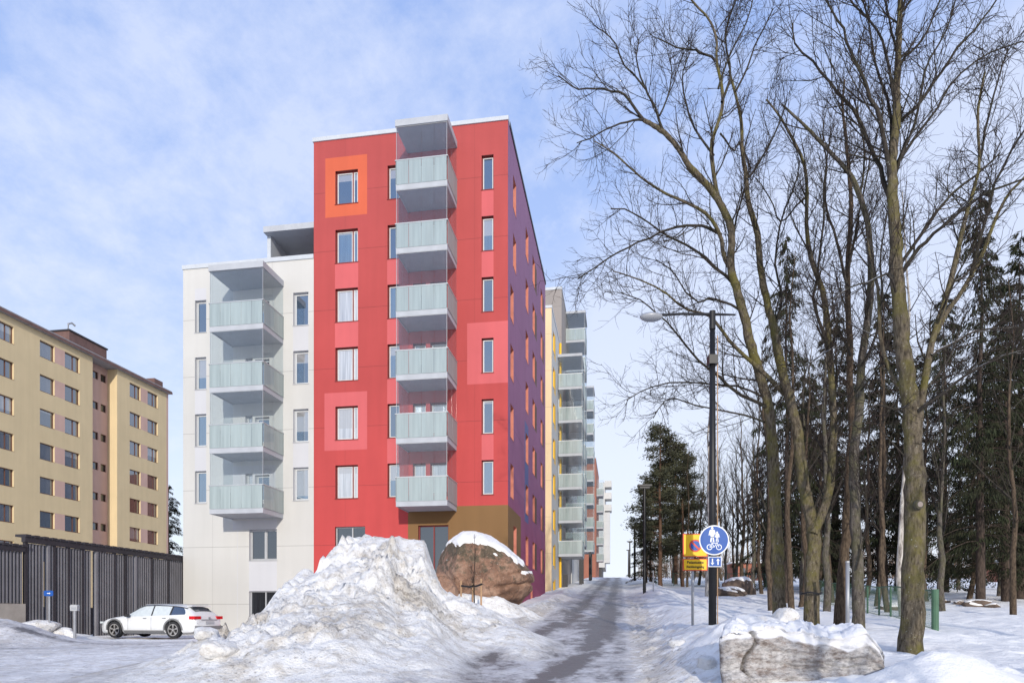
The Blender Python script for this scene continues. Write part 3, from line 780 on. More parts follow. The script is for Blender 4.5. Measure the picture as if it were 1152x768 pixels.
Wh.box('roof', fa(206)+.403, aW, bF+.403, bF+13.9, 18.25, 18.36, M['roofg'])
Wh.box('penthouse_wall', fa(206)+6.9, aW, bF+2.4, bF+12, 18.36, 20.05, M['white'])
Wh.box('penthouse_roof', fa(295), aW, bF+.1, bF+12.2, 19.95, 20.25, M['slab'])
Wh.box('penthouse_fin', fa(295)+.003, fa(295)+.2, bF+.5, bF+2.397, 18.53, 19.945, M['trimw'])
wB2 = fa(318.3)-fa(262)
for k in range(4): balcony(Wh, 'f', fa(262), wB2, 2.0, 14.05-3*k, bF)
Wh.box('balcony_canopy', fa(262)-.05, fa(318.3)+.05, bF-2.08, bF-.003, 16.97, 17.27, M['slab'])

# ------------------------------------------------------------------ ochre slab block, far left
aY = -50.4
yb = lambda px: side(px, aY)[0]
Yb = Bld('apartment_block', 'ochre slab block with rows of brown framed windows and terracotta stair strip at far left', 'building', aY, yb(187), -1.2)
yt = [24.24-3.0*k for k in range(9)]
u0 = yb(-90); uE = yb(187.3); rb = (yb(104.2), yb(131.8))
def ycell(pxs, us, lab=None):
    Hh = []; Ww = []; Pp = []
    for k in range(7):
        for a_, b_ in pxs:
            r = (yb(a_), yb(b_), yt[k]-1.45, yt[k]); Hh.append(r); Ww.append(('brown', r))
        for (a_, b_), (c_, d_) in zip(pxs[:-1], pxs[1:]):
            if yb(c_)-yb(b_) < 2.2: Pp.append((yb(b_), yb(c_), yt[k]-1.45, yt[k], M['terra']))
    Yb.facade('s', aY, us[0], us[1], -1.2, 24.95, Hh, Pp, M['ywall'], M['ywall'], depth=.22)
    for kd, r in Ww: Yb.window(kd, 's', *r, aY, depth=.19, casement=False)
ycell([(-62, -48), (-38, -22), (-6, 15.6)], (u0, yb(30)))
ycell([(44.9, 61.5), (73, 89.7)], (yb(30), rb[0]))
ycell([(145.9, 158.2), (166, 177.6)], (rb[1], uE))
Hh = []; Ww = []
rl = rb[1]-rb[0]
for k in range(7):
    for t0, t1 in ((.04, .26), (.38, .62), (.72, .95)):
        r = (rb[0]+rl*t0, rb[0]+rl*t1, yt[k]-.75, yt[k]); Hh.append(r); Ww.append(('small', r))
Yb.facade('s', aY-1.1, rb[0], rb[1], -1.2, 24.95, Hh, [], M['terra'], M['terra'], depth=.15, name='stair_wall')
for kd, r in Ww: Yb.window(kd, 's', *r, aY-1.1, depth=.12, casement=False, sill=False)
Yb.box('return_wall', aY-1.1, aY-.003, rb[0]-.2, rb[0], -1.2, 24.95, M['ywall']); Yb.box('return_wall', aY-1.1, aY-.003, rb[1], rb[1]+.2, -1.2, 24.95, M['ywall'])
Yb.box('rear_wall', aY-12, aY-1.4, u0, uE, -1.2, 24.9, M['terra'])
Yb.box('gable_wall', aY-12, aY+.002, uE, uE+.3, -1.2, 25.0, M['terra'])
Yb.box('eaves', aY-12.3, aY+.35, u0, uE+.5, 24.97, 25.28, M['roofg'])
Yb.box('fascia', aY+.352, aY+.40, u0, uE+.5, 24.93, 25.16, M['dkterra'])
pb = side(78, -55.)[0]; pe = side(120, -55.)[0]
Yb.box('roof_house', -60.5, -55, pb, pe, 25.28, 28.75, M['dkterra']); Yb.box('roof_house_cap', -60.6, -54.9, pb-.1, pe+.1, 28.75, 28.9, M['dframe'])
m = MB(); q = Yb.loc(-55.4, pb+.3, 28.9); m.tube([(q[0], q[1], q[2]), (q[0], q[1], q[2]+.7), (q[0]+.15, q[1]+.3, q[2]+.9), (q[0]+.3, q[1]+.6, q[2]+.7)], .1, 8); m.build('vent_pipe', M['galv'], Yb.root)
Yb.box('chimney', aY-2.2, aY-.6, uE-1.2, uE+.2, 25.28, 26.3, M['dkterra'])

# ------------------------------------------------------------------ far blocks along the street
a2 = -5.58; b2 = 55.8
C2 = Bld('apartment_block', 'cream and grey apartment block with yellow panels behind the red tower', 'building', a2, b2, .2)
sb2 = lambda px: side(px, a2)[0]
H2 = []; P2 = []; W2 = []
y2 = [23.9-3*k for k in range(8)]
for k in range(8):
    r = (sb2(622.2), sb2(622.2)+1.1, y2[k]-1.7, y2[k]); H2.append(r); W2.append(('grey', r))
    P2.append((sb2(622.2)+1.1, sb2(622.2)+2.2, y2[k]-1.9, y2[k]+.2, M['yellowp']))
C2.facade('s', a2, b2, b2+9, .2, 25.2, H2, P2, M['paleg'], M['yellowp'])
for kd, r in W2: C2.window(kd, 's', *r, a2, casement=False)
C2.facade('f', b2, a2-12, a2, .2, 25.2, [], [], M['cream'])
C2.box('parapet', a2-12, a2+.04, b2-.05, b2+9, 25.2, 25.42, M['trimw'])
m = MB(); q = C2.loc(a2+.12, b2+6.9, 0); m.tube([(q[0], q[1], 1.0), (q[0], q[1], 24.8)], .11, 8); m.build('yellow_downpipe', M['yellowp'], C2.root)
C2.box('rear_wall', a2-12, a2-.35, b2+.35, b2+9, .2, 25.1, M['paleg'])
m = MB(); m.box(C2.loc(a2+.3, 0, 0)[0], C2.loc(a2+.75, 0, 0)[0], 7.2, 7.65, 0.6, 3.6); m.build('dark_pier', M['dframe'], C2.root)
def stackblock(name, label, a, b0, b1, zb, ztop, wall, nb, sw_, pr, zs, pillars=True, rows=(), wpx=()):
    B = Bld(name, label, 'building', a, b0, zb)
    Hs = []; Ws = []; n = len(zs)
    for k, z in enumerate(zs):
        for o0 in (.4, 1.9):
            r = (nb+o0, nb+o0+1.1, z+.35, z+2.2); Hs.append(r); Ws.append(('greyc' if (k+int(o0)) % 2 else 'dark', r))
        for e in rows:
            r = (e, e+1.2, z+.75, z+2.3); Hs.append(r); Ws.append(('grey', r))
    B.facade('s', a, b0, b1, zb, ztop, Hs, [], wall, wall)
    for kd, r in Ws: B.window(kd, 's', *r, a, casement=False, sill=False)
    B.facade('f', b0, a-12, a, zb, ztop, [], [], wall); B.box('rear_wall', a-12, a-.35, b0+.35, b1, zb, ztop-.05, wall)
    B.box('parapet', a-12, a+.05, b0-.05, b1+.05, ztop, ztop+.25, M['trimw'])
    for z in zs: balcony(B, 's', nb, sw_, pr, z, a)
    B.box('balcony_canopy', a+.003, a+pr+.08, nb-.05, nb+sw_+.05, zs[0]+2.95, zs[0]+3.2, M['slab'])
    if pillars:
        for yy in (nb+.3, nb+sw_-.5): B.box('pillar', a+pr-.6, a+pr-.28, yy, yy+.3, zb, zs[-1]-.05, M['dframe'])
    return B
stackblock('apartment_block', 'taupe apartment tower with outermost glazed balcony stack, second down the street', a2, 65.5, 78, .8, 31.3, M['taupe'], 70.6, 3.6, 1.95, [28.2-3*k for k in range(8)], rows=(75.5,))
# the near balcony stack belongs to the cream block
for k in range(6):
    z = 20.35-3*k
    balcony(C2, 's', 61.4, 3.4, 2.12, z, a2+.06)
C2.box('balcony_canopy', a2+.003, a2+2.2, 61.35, 64.85, 23.25, 23.5, M['slab'])
for k in range(6):
    w_ = C2.window('wht' if k % 2 else 'dark', 's', 62.0, 64.4, 20.35-3*k+.3, 20.35-3*k+2.3, a2, depth=-.05, sill=False, name='balcony_window', casement=False)
stackblock('apartment_block', 'pale grey block with a slim balcony stack on posts, third down the street', a2+.1, 78.3, 98, 1.8, 27.5, M['paleg'], 88.0, 3.4, 2.05, [26.2-3*k for k in range(7)], rows=(82, 94))
BK = Bld('apartment_block', 'orange brick apartment block near the crest of the street', 'building', tw(0, 0)[0]-4.35, 122, 5.0)
a3 = -4.35
Hs = []; Ws = []
for k in range(6):
    for b_ in (124, 130, 136):
        r = (b_, b_+1.4, 23.5-3*k, 25.0-3*k); Hs.append(r); Ws.append(('grey', r))
BK.facade('s', a3, 122, 140, 5.0, 27.9, Hs, [], M['brick'], M['brick'])
for kd, r in Ws: BK.window(kd, 's', *r, a3, casement=False, sill=False)
BK.facade('f', 122, a3-14, a3, 5.0, 27.9, [], [], M['brick']); BK.box('rear_wall', a3-14, a3-.35, 122.35, 140, 5, 27.8, M['brick']); BK.box('parapet', a3-14, a3+.05, 121.95, 140, 27.9, 28.15, M['trimw'])
for k in range(5): balcony(BK, 's', 126.5, 3.0, 1.2, 22.0-3*k, a3, hf=3.0)
a4 = front(688, 163)[0]
WB = Bld('apartment_block', 'distant white apartment block at the crest with white boxed balconies on top', 'building', a4, 163, 8.5)
WB.box('wall', front(676.5, 163)[0]-6, a4-1.6, 163, 180, 11.4, 31.5, M['white']); WB.box('dark_gap', front(676.5, 163)[0]-5, a4-2.3, 163.6, 179, 8.5, 11.4, M['dframe'])  # near-black set-back box stands in for the dark gap below the wall
for z in (24.8, 27.6, 30.4): WB.box('balcony', a4-1.597, a4, 163.2, 167, z, z+1.5, M['white'])
WB.box('balcony_wall', a4-1.597, a4-.4, 163.5, 167, 12.5, 24.5, M['paleg'])

# ------------------------------------------------------------------ slatted shelter fence
aS = -23.0
sS = lambda px: side(px, aS)[0]
SF = Bld('bike_shelter', 'long charcoal slatted shelter screen with joist roof left of the white block', 'shelter', aS, sS(28), -1.15)
endb = sS(207)-.05; stb = sS(-60)
sl = MB(); sl2 = MB(); rng = random.Random(4)
gaps = [(sS(49.5), sS(53)), (sS(103.5), sS(107.5)), (sS(149.5), sS(151.5))]
b = sS(29)
while b < endb:
    if not any(g0-.02 < b < g1+.0 for g0, g1 in gaps):
        x, y, _ = SF.loc(aS, b, 0)
        (sl).box(x-.09, x, y, y+.062, 0.0, 4.0+rng.uniform(-.01, .01))
    b += .155
b = stb
while b < sS(27):
    x, y, _ = SF.loc(aS, b, 0); sl2.box(x-.09, x, y, y+.065, 1.62, 3.62); b += .155
sl.build('slat_panel', M['fence_lt'], SF.root); sl2.build('slat_panel', M['fence_lt'], SF.root)
bk = MB(); x, y, _ = SF.loc(aS, sS(29), 0)
gg = [sS(29)]+[v for g_ in gaps for v in g_]+[endb]
for i in range(0, len(gg), 2):
    bk.box(x-.14, x-.11, gg[i]-SF.b0, gg[i+1]-SF.b0, 0, 3.98)
bk.box(x-.14, x-.11, stb-SF.b0, sS(27)-SF.b0, 1.6, 3.6)
bk.build('backing_sheet', M['fence_dk'], SF.root)
for g0, g1 in gaps: SF.box('post', aS-.12, aS+.03, g1+.01, g1+.13, -1.15, 2.86, M['fence_lt'])
for px in (28, 60, 76, 92, 128, 140, 170, 188): SF.box('post', aS-.10, aS+.02, sS(px), sS(px)+.12, -1.15, 2.88, M['fence_dk'])
SF.box('post', aS-.10, aS+.02, endb-.12, endb, -1.15, 2.86, M['fence_dk'])
SF.box('beam', aS-.12, aS+.06, sS(27), endb, 2.87, 3.08, M['fence_dk']); SF.box('beam', aS-.12, aS+.06, stb, sS(27)-.003, 2.48, 2.66, M['fence_dk'])
jo = MB(); b = sS(27)
while b < endb: x, y, _ = SF.loc(aS, b, 0); jo.box(x-.4, x+.10, y, y+.24, 4.235, 4.33); b += .42
b = stb
while b < sS(25): x, y, _ = SF.loc(aS, b, 0); jo.box(x-.4, x+.10, y, y+.24, 3.815, 3.91); b += .42
jo.build('roof_joists', M['fence_dk'], SF.root)
SF.box('concrete_plinth', aS-.3, aS+.05, stb, sS(27.6), -1.15, .46, M['conc']); SF.box('rear_screen', aS-3.4, aS-3.3, stb, endb-.2, -1.15, .4, M['fence_dk'])

# ------------------------------------------------------------------ boulder
def boulder():
    Y = 27.6; c = P(545, 652, Y)
    root = thing('boulder', 'large brown granite boulder with snow cap before the red tower corner', 'boulder', (c.x, c.y, -.6))
    bm = bmesh.new(); bmesh.ops.create_icosphere(bm, subdivisions=6, radius=1.0)
    v = np.array([q.co[:] for q in bm.verts]); rx, ry, rz = 1.98, 2.2, 1.88
    th = v.copy(); x, y, z = v[:,0], v[:,1], v[:,2]
    # outline: steep left flank, sloping right shoulder, undercut nose low on the right
    s = 1+.05*fbm(x*1.3+z, y*1.3+z*.8, 5, 4)
    X = x*rx*s; Yy = y*ry*s; Z = z*rz*s
    X = X*(1.0-.16*np.clip(z, 0, 1)**1.5)-.38*np.clip(z, 0, 1)
    X = np.where(X > 0, X*(1-.50*np.clip(-z-.28, 0, 1)), X)
    for n_, lim, k in (((.62, -.1, .78), 1.42, .75), ((-.85, -.5, .15), 1.75, .7), ((0, -1, .12), 1.75, .8), ((.45, -.85, -.3), 1.70, .6), ((.2, -.2, 1), 1.60, .5), ((.55, -.35, -.75), 1.45, .5)):
        n = np.array(n_)/np.linalg.norm(n_); pr = X*n[0]+Yy*n[1]+Z*n[2]; e = np.clip(pr-lim, 0, 9)*k
        X, Yy, Z = X-e*n[0], Yy-e*n[1], Z-e*n[2]
    f = fbm(X*1.1+Z*.8, Yy*1.1-Z, 6, 5)*.12+fbm(X*4+Z*2, Z*4-Yy*2, 7, 4)*.05
    lay = np.exp(-((Z+.55-.18*X+.10*fbm(X*2, Yy*2, 8))/.07)**2)*sst(X, .2, .9)*-.16+np.exp(-((Z+.25-.3*X)/.05)**2)*sst(X, .6, 1.2)*-.10
    nrm = np.stack([x, y, z], 1)
    V = np.stack([X, Yy, Z], 1)+nrm*(f+lay)[:, None]
    V[:, 2] += .05
    for q, cc in zip(bm.verts, V): q.co = cc+np.array([0, 0, c.z+.6])
    bm.normal_update()
    me = bpy.data.meshes.new('rock'); bm.to_mesh(me)
    m, nt, b = nodes('granite'); tc = N(nt, 'ShaderNodeTexCoord')
    n1 = N(nt, 'ShaderNodeTexNoise', Scale=1.1, Detail=8.0, Roughness=.65); L(nt, tc.outputs['Object'], n1.inputs['Vector'])
    n2 = N(nt, 'ShaderNodeTexNoise', Scale=2.3, Detail=9.0, Roughness=.75); L(nt, tc.outputs['Object'], n2.inputs['Vector'])
    n3 = N(nt, 'ShaderNodeTexNoise', Scale=30.0, Detail=5.0); L(nt, tc.outputs['Object'], n3.inputs['Vector'])
    r = ramp(nt, n1.outputs[0], [(.34, (.16, .085, .055, 1)), (.5, (.31, .175, .115, 1)), (.66, (.42, .27, .19, 1))])
    sp = N(nt, 'ShaderNodeSeparateXYZ'); L(nt, tc.outputs['Object'], sp.inputs[0])
    hm = math_(nt, 'ADD', n2.outputs[0], math_(nt, 'MULTIPLY', math_(nt, 'SUBTRACT', sp.outputs[2], 2.4), .12))
    lich = ramp(nt, hm, [(.50, g(0)), (.60, g(.85))])
    c_ = mix(nt, lich.outputs[0], r.outputs[0], (.085, .075, .048))
    c_ = mix(nt, ramp(nt, n3.outputs[0], [(.60, g(0)), (.68, g(.6))]).outputs[0], c_, (.40, .37, .31))
    vo = N(nt, 'ShaderNodeTexVoronoi', feature='DISTANCE_TO_EDGE', Scale=.9); va = nt.nodes.new('ShaderNodeVectorMath'); va.operation = 'MULTIPLY_ADD'; L(nt, n2.outputs[1], va.inputs[0]); va.inputs[1].default_value = (.7, .7, .7); L(nt, tc.outputs['Object'], va.inputs[2]); L(nt, va.outputs[0], vo.inputs['Vector'])
    ck = ramp(nt, vo.outputs[0], [(.0, g(1)), (.022, g(0))]); c_ = mix(nt, math_(nt, 'MULTIPLY', ck.outputs[0], .7), c_, (.04, .03, .022))
    n7 = N(nt, 'ShaderNodeTexNoise', Scale=7.0, Detail=8.0, Roughness=.7); L(nt, tc.outputs['Object'], n7.inputs['Vector']); c_ = mix(nt, 1.0, c_, ramp(nt, n7.outputs[0], [(.35, g(.62)), (.6, g(1))]).outputs[0], 'MULTIPLY')
    L(nt, c_, b.inputs['Base Color']); b.inputs['Roughness'].default_value = .9
    bp = N(nt, 'ShaderNodeBump', Strength=.8, Distance=.08); L(nt, math_(nt, 'ADD', n2.outputs[0], math_(nt, 'MULTIPLY', n3.outputs[0], .3)), bp.inputs['Height']); L(nt, bp.outputs[0], b.inputs['Normal'])
    M['granite'] = m
    me.materials.append(m); me.polygons.foreach_set('use_smooth', [True]*len(me.polygons)); link('rock', me, root)
    # snow cap: the upward faces lifted, ragged lower edge
    nv = np.array([q.normal[:] for q in bm.verts]); co = np.array([q.co[:] for q in bm.verts])
    t = nv[:, 2]+.42*fbm(co[:,0]*1.7, co[:,1]*1.7+co[:,2], 12, 5)-.10*np.exp(-((co[:,0]+.2)/.25)**2)+.12*(co[:,2]-(c.z+.6)-1.1)
    bm.verts.ensure_lookup_table()
    for i, q in enumerate(bm.verts):
        k = float(sst(t[i], .48, .72)); q.co = Vector(co[i])+Vector((nv[i]*(k*.09-.015)).tolist())
    dl = [fc for fc in bm.faces if max(t[v_.index] for v_ in fc.verts) < .50]
    bmesh.ops.delete(bm, geom=dl, context='FACES')
    m2 = bpy.data.meshes.new('snow_cap'); bm.to_mesh(m2); bm.free(); m2.materials.append(M['snow']); m2.polygons.foreach_set('use_smooth', [True]*len(m2.polygons))
    fattr(m2, 'dirt', np.full(len(m2.vertices), .12)); fattr(m2, 'wear', np.zeros(len(m2.vertices)))
    link('snow_cap', m2, root)
boulder()
p = P(489, 660, 25.6); 
blob('rock', (p.x, p.y, .55), (.85, .9, 1.0), M['granite'], 55, .25, 5, label='small brown rock wedged between the snow heap and the big boulder', cat='rock', sharp=5)

# ------------------------------------------------------------------ trees
class Tubes:
    def __init__(s): s.g = {}
    def add(s, pts, rad, n):
        s.g.setdefault((len(pts), n), []).append((pts, rad))
    def mesh(s, name, mats, origin=(0,0,0)):
        V = []; Fa = []; base = 0
        for (k, n), lst in s.g.items():
            Pn = np.array([l[0] for l in lst], float); R = np.array([l[1] for l in lst], float)
            T = np.empty_like(Pn); T[:, 1:-1] = Pn[:, 2:]-Pn[:, :-2]; T[:, 0] = Pn[:, 1]-Pn[:, 0]; T[:, -1] = Pn[:, -1]-Pn[:, -2]
            T /= np.linalg.norm(T, axis=2, keepdims=True)+1e-9
            ref = np.where(np.abs(T[..., 2:3]) > .9, np.array([1., 0, 0]), np.array([0, 0, 1.])); ref = ref[:, :1]+0*ref
            U = np.cross(T, ref); U /= np.linalg.norm(U, axis=2, keepdims=True)+1e-9; Wv = np.cross(T, U)
            an = np.arange(n)*2*PI/n
            ring = Pn[:, :, None]+R[:, :, None, None]*(U[:, :, None]*np.cos(an)[None, None, :, None]+Wv[:, :, None]*np.sin(an)[None, None, :, None])
            B = len(lst); V.append(ring.reshape(-1, 3))
            i = np.arange(B*k*n).reshape(B, k, n)+base; j = np.roll(i, -1, 2)
            Fa.append(np.stack([i[:, :-1], j[:, :-1], j[:, 1:], i[:, 1:]], -1).reshape(-1, 4)); base += B*k*n
        return npmesh(name, np.concatenate(V)-np.array(origin), np.concatenate(Fa), mats)

def smooth_path(pts, n):
    pts = [Vector(p) for p in pts]; out = []
    m = len(pts)
    if m == 2: return [pts[0].lerp(pts[1], i/(n-1)) for i in range(n)]
    for i in range(n):
        t = i/(n-1)*(m-1); k = min(int(t), m-2); u = t-k
        p0, p1, p2, p3 = pts[max(k-1, 0)], pts[k], pts[k+1], pts[min(k+2, m-1)]
        out.append(.5*((2*p1)+(p2-p0)*u+(2*p0-5*p1+4*p2-p3)*u*u+(3*p1-p0-3*p2+p3)*u**3))
    return out

def grow(stem, rads, lvl, rng, out, LP):
    """stem: list of points.  LP[lvl] = (per metre, length, angle, up, wobble, r_scale, min r, t0)"""
    if lvl >= len(LP): return
    dens, ln, ang, up, wob, rs, rmin, t0 = LP[lvl]
    n = len(stem); seg = [(stem[i+1]-stem[i]).length for i in range(n-1)]; tot = sum(seg)
    cnt = int(tot*(1-t0)*dens+rng.random())
    for c in range(cnt):
        t = t0+(1-t0)*(c+rng.random())/max(cnt, 1); s = t*tot; i = 0
        while i < n-2 and s > seg[i]: s -= seg[i]; i += 1
        u = min(1, s/max(seg[i], 1e-6)); p = stem[i].lerp(stem[i+1], u); r = rads[i]*(1-u)+rads[i+1]*u
        d = (stem[i+1]-stem[i]).normalized()
        az = rng.random()*2*PI; q = d.orthogonal().normalized(); q.rotate(Matrix.Rotation(az, 3, d))
        an = math.radians(ang+rng.uniform(-14, 14)); nd = (d*math.cos(an)+q*math.sin(an)).normalized()
        l = ln*(1-.45*t)*rng.uniform(.55, 1.25); k = 5 if lvl < len(LP)-1 else 4
        r0 = max(rmin, min(r*rs, l*.016+.003)); r1 = max(.0022, r0*.35)
        pts = [p]; cur = nd
        for j in range(k-1):
            cur = (cur+Vector((rng.uniform(-wob, wob), rng.uniform(-wob, wob), up+rng.uniform(-wob, wob)))).normalized()
            pts.append(pts[-1]+cur*(l/(k-1)))
        rr = [r0+(r1-r0)*j/(k-1) for j in range(k)]
        out.append((lvl, pts, rr)); grow(pts, rr, lvl+1, rng, out, LP)

LPN = [(3.4, 1.8, 38, .12, .17, .42, .009, .10), (5.4, .88, 40, .08, .26, .6, .0058, .05), (7.0, .38, 42, .05, .30, .7, .0042, .05)]
def traced_tree(name, label, base, stems, Y, seed, LP=LPN, mats=('bark', 'limb', 'twig'), group='bare trees in the park', spread=1.0):
    rng = random.Random(seed); zb = base
    tr = Tubes(); cr = Tubes(); tw_ = Tubes()
    root_p = None
    for si, (path, w0, w1, y0, y1, lead) in enumerate(stems):
        n = max(6, len(path)*(5 if lead == 1 else 2)+1)
        pts = []
        m = len(path)
        for i, (px, py) in enumerate(path):
            t = i/(m-1); Yd = y0+(y1-y0)*t
            pts.append(P(px, py, Yd))
        sp = smooth_path(pts, n)
        if lead: 
            if root_p is None: root_p = sp[0].copy()
            if lead == 1: sp[0].z = zb-.15
        rr = []
        for i in range(n):
            t = i/(n-1); Yd = y0+(y1-y0)*t; k_ = 1.0 if lead == 1 else .70; rr.append(max(.006, (w0+(w1-w0)*t**.75)*.5*Yd/F*k_))
        for i in range(1, n-1):
            if lead: rr[i] *= 1+rng.uniform(-.055, .055)
            j = min(.05, rr[i]*(.10 if lead else .6)); sp[i] = sp[i]+Vector((rng.uniform(-j, j), rng.uniform(-j, j)*2, rng.uniform(-j, j)*(0 if lead else 1)))
        if lead == 1:
            k = sp[0].lerp(sp[1], .0); sp = [sp[0], sp[0].lerp(sp[1], .15), sp[0].lerp(sp[1], .45)]+sp[1:]; rr = [rr[0]*1.38, rr[0]*1.16, rr[0]*1.03]+rr[1:]
        (tr if lead else cr).add([tuple(p) for p in sp], rr, 12 if lead else 8)
        o = []; grow(sp, rr, 0, rng, o, [(LP[0][0]*(.55 if lead else 1),)+LP[0][1:7]+((.5 if lead == 1 else LP[0][7]),)]+LP[1:])
        o2 = []
        if lead != 1:                                # the traced line ends in a spray of twigs as well
            grow(sp[-3:], rr[-3:], 1, rng, o2, LP)
        for lv, p_, r_ in o+o2:
            if min(q.z for q in p_) < zb+1.2: continue
            (cr if lv == 0 else tw_).add([tuple(q) for q in p_], r_, 5 if lv == 0 else (4 if lv == 1 else 3))
    origin = (root_p.x, root_p.y, zb)
    root = thing(name, label, 'tree', origin, 0, group)
    link('trunk', tr.mesh('trunk', [M[mats[0]]], origin), root)
    c = link('crown', cr.mesh('limbs', [M[mats[1]]], origin), root)
    link('twigs', tw_.mesh('twigs', [M[mats[2]]], origin), c)
    return root

def gzp(px, Y): return gz((px-CX)/F*Y, Y)
# T1: the big maple in the right foreground
T1 = [
 ([(1024.5,729),(1027,650),(1029,570),(1028,500),(1022,440),(1014,380),(1011,340),(1008,300),(1007,258),(1004,215),(1004,180),(1008,140),(1009,104),(1011,52),(1013,0),(1015,-80),(1017,-160)], 26, 3, 13.4, 13.8, 1),
 ([(1030,500),(1036,451),(1043,412),(1051,376),(1067,326),(1077,284),(1085,250),(1095,214),(1102,182),(1100,128),(1108,81)], 14, 3, 13.4, 14.6, 2),
 ([(1052,376),(1066,350),(1082,328),(1106,284),(1119,248),(1134,219),(1152,200),(1185,160)], 9, 3, 13.9, 15.2, 2),
 ([(1102,182),(1111,135),(1124,86),(1135,50)], 4.5, 2, 14.5, 14.8, 0),
 ([(1092,310),(1116,198+20),(1134,177),(1150,151),(1175,120)], 5.5, 2, 14.3, 13.6, 0),
 ([(1010,312),(1030,284),(1048,266),(1077,241),(1108,219),(1140,205),(1175,195)], 8, 2.5, 13.6, 12.4, 0),
 ([(1008,300),(1022,284),(1053,240),(1074,216),(1103,193),(1125,172)], 7, 2.5, 13.6, 14.8, 0),
 ([(1004,235),(993,198),(982,167),(961,125),(941,102),(920,76),(896,52),(892,26)], 8.5, 2, 13.7, 14.8, 0),
 ([(1004,222),(995,156),(982,115),(969,86),(956,55),(946,29),(928,0),(915,-25)], 8.5, 2, 13.7, 13.0, 0),
 ([(1009,140),(1033,118),(1056,86),(1077,55),(1098,31),(1119,3),(1135,-20)], 6.5, 2, 13.8, 13.0, 0),
 ([(1006,190),(1020,168),(1035,146),(1056,120),(1072,92),(1108,62),(1150,47)], 6.0, 2, 13.8, 14.8, 0),
 ([(1006,200),(1014,172),(1033,128),(1040,80),(1062,40),(1075,0)], 6.0, 2, 13.8, 12.8, 0),
 ([(1012,75),(1022,60),(1038,44),(1056,5),(1066,-25)], 5, 2, 13.8, 14.4, 0),
 ([(1008,120),(998,70),(986,34),(957,0),(945,-20)], 5.5, 2, 13.8, 13.2, 0),
 ([(1009,60),(1000,20),(990,-20)], 4.5, 2, 13.8, 13.2, 0),
 ([(1005,180),(1000,120),(985,70),(978,30),(968,-10)], 5.5, 2, 13.8, 14.8, 0),
 ([(1012,20),(1024,-20),(1040,-70)], 4.5, 2, 13.8, 13.2, 0),
 ([(1034,462),(1043,454),(1069,435),(1095,416),(1134,399),(1152,394),(1195,385)], 6.5, 2, 13.3, 12.4, 0),
 ([(1047,400),(1061,392),(1087,378),(1108,370),(1152,368),(1190,360)], 5.5, 2, 13.6, 14.6, 0),
 ([(1022,455),(1010,460),(985,455),(966,468),(955,480)], 4.0, 1.4, 13.3, 12.6, 0),
 ([(1018,430),(1008,430),(991,386),(988,326),(978,284),(975,248),(962,214),(950,185)], 8, 2, 13.5, 14.8, 2),
 ([(1012,345),(1000,310),(975,318),(952,325),(930,345)], 4.5, 1.5, 13.6, 12.6, 0),
]
rt1 = traced_tree('bare_tree', 'thick mossy bare tree nearest the camera, right of the dirty ice slab', gzp(1024, 13.4), T1, 13.4, 11)
q = P(1027.5, 569, 13.40); q = q-rt1.location
m = MB(); m.tube([(q.x, q.y-.14, q.z), (q.x, q.y-.215, q.z), (q.x, q.y-.225, q.z)], [.10, .085, .06], 18); m.build('branch_scar', M['bark2'], rt1)
m = MB(); m.tube([(q.x, q.y-.225, q.z), (q.x, q.y-.231, q.z)], .052, 16); m.build('cut_wood', mk('old_cut_wood', (.30, .25, .22), .9, vs=12), rt1)
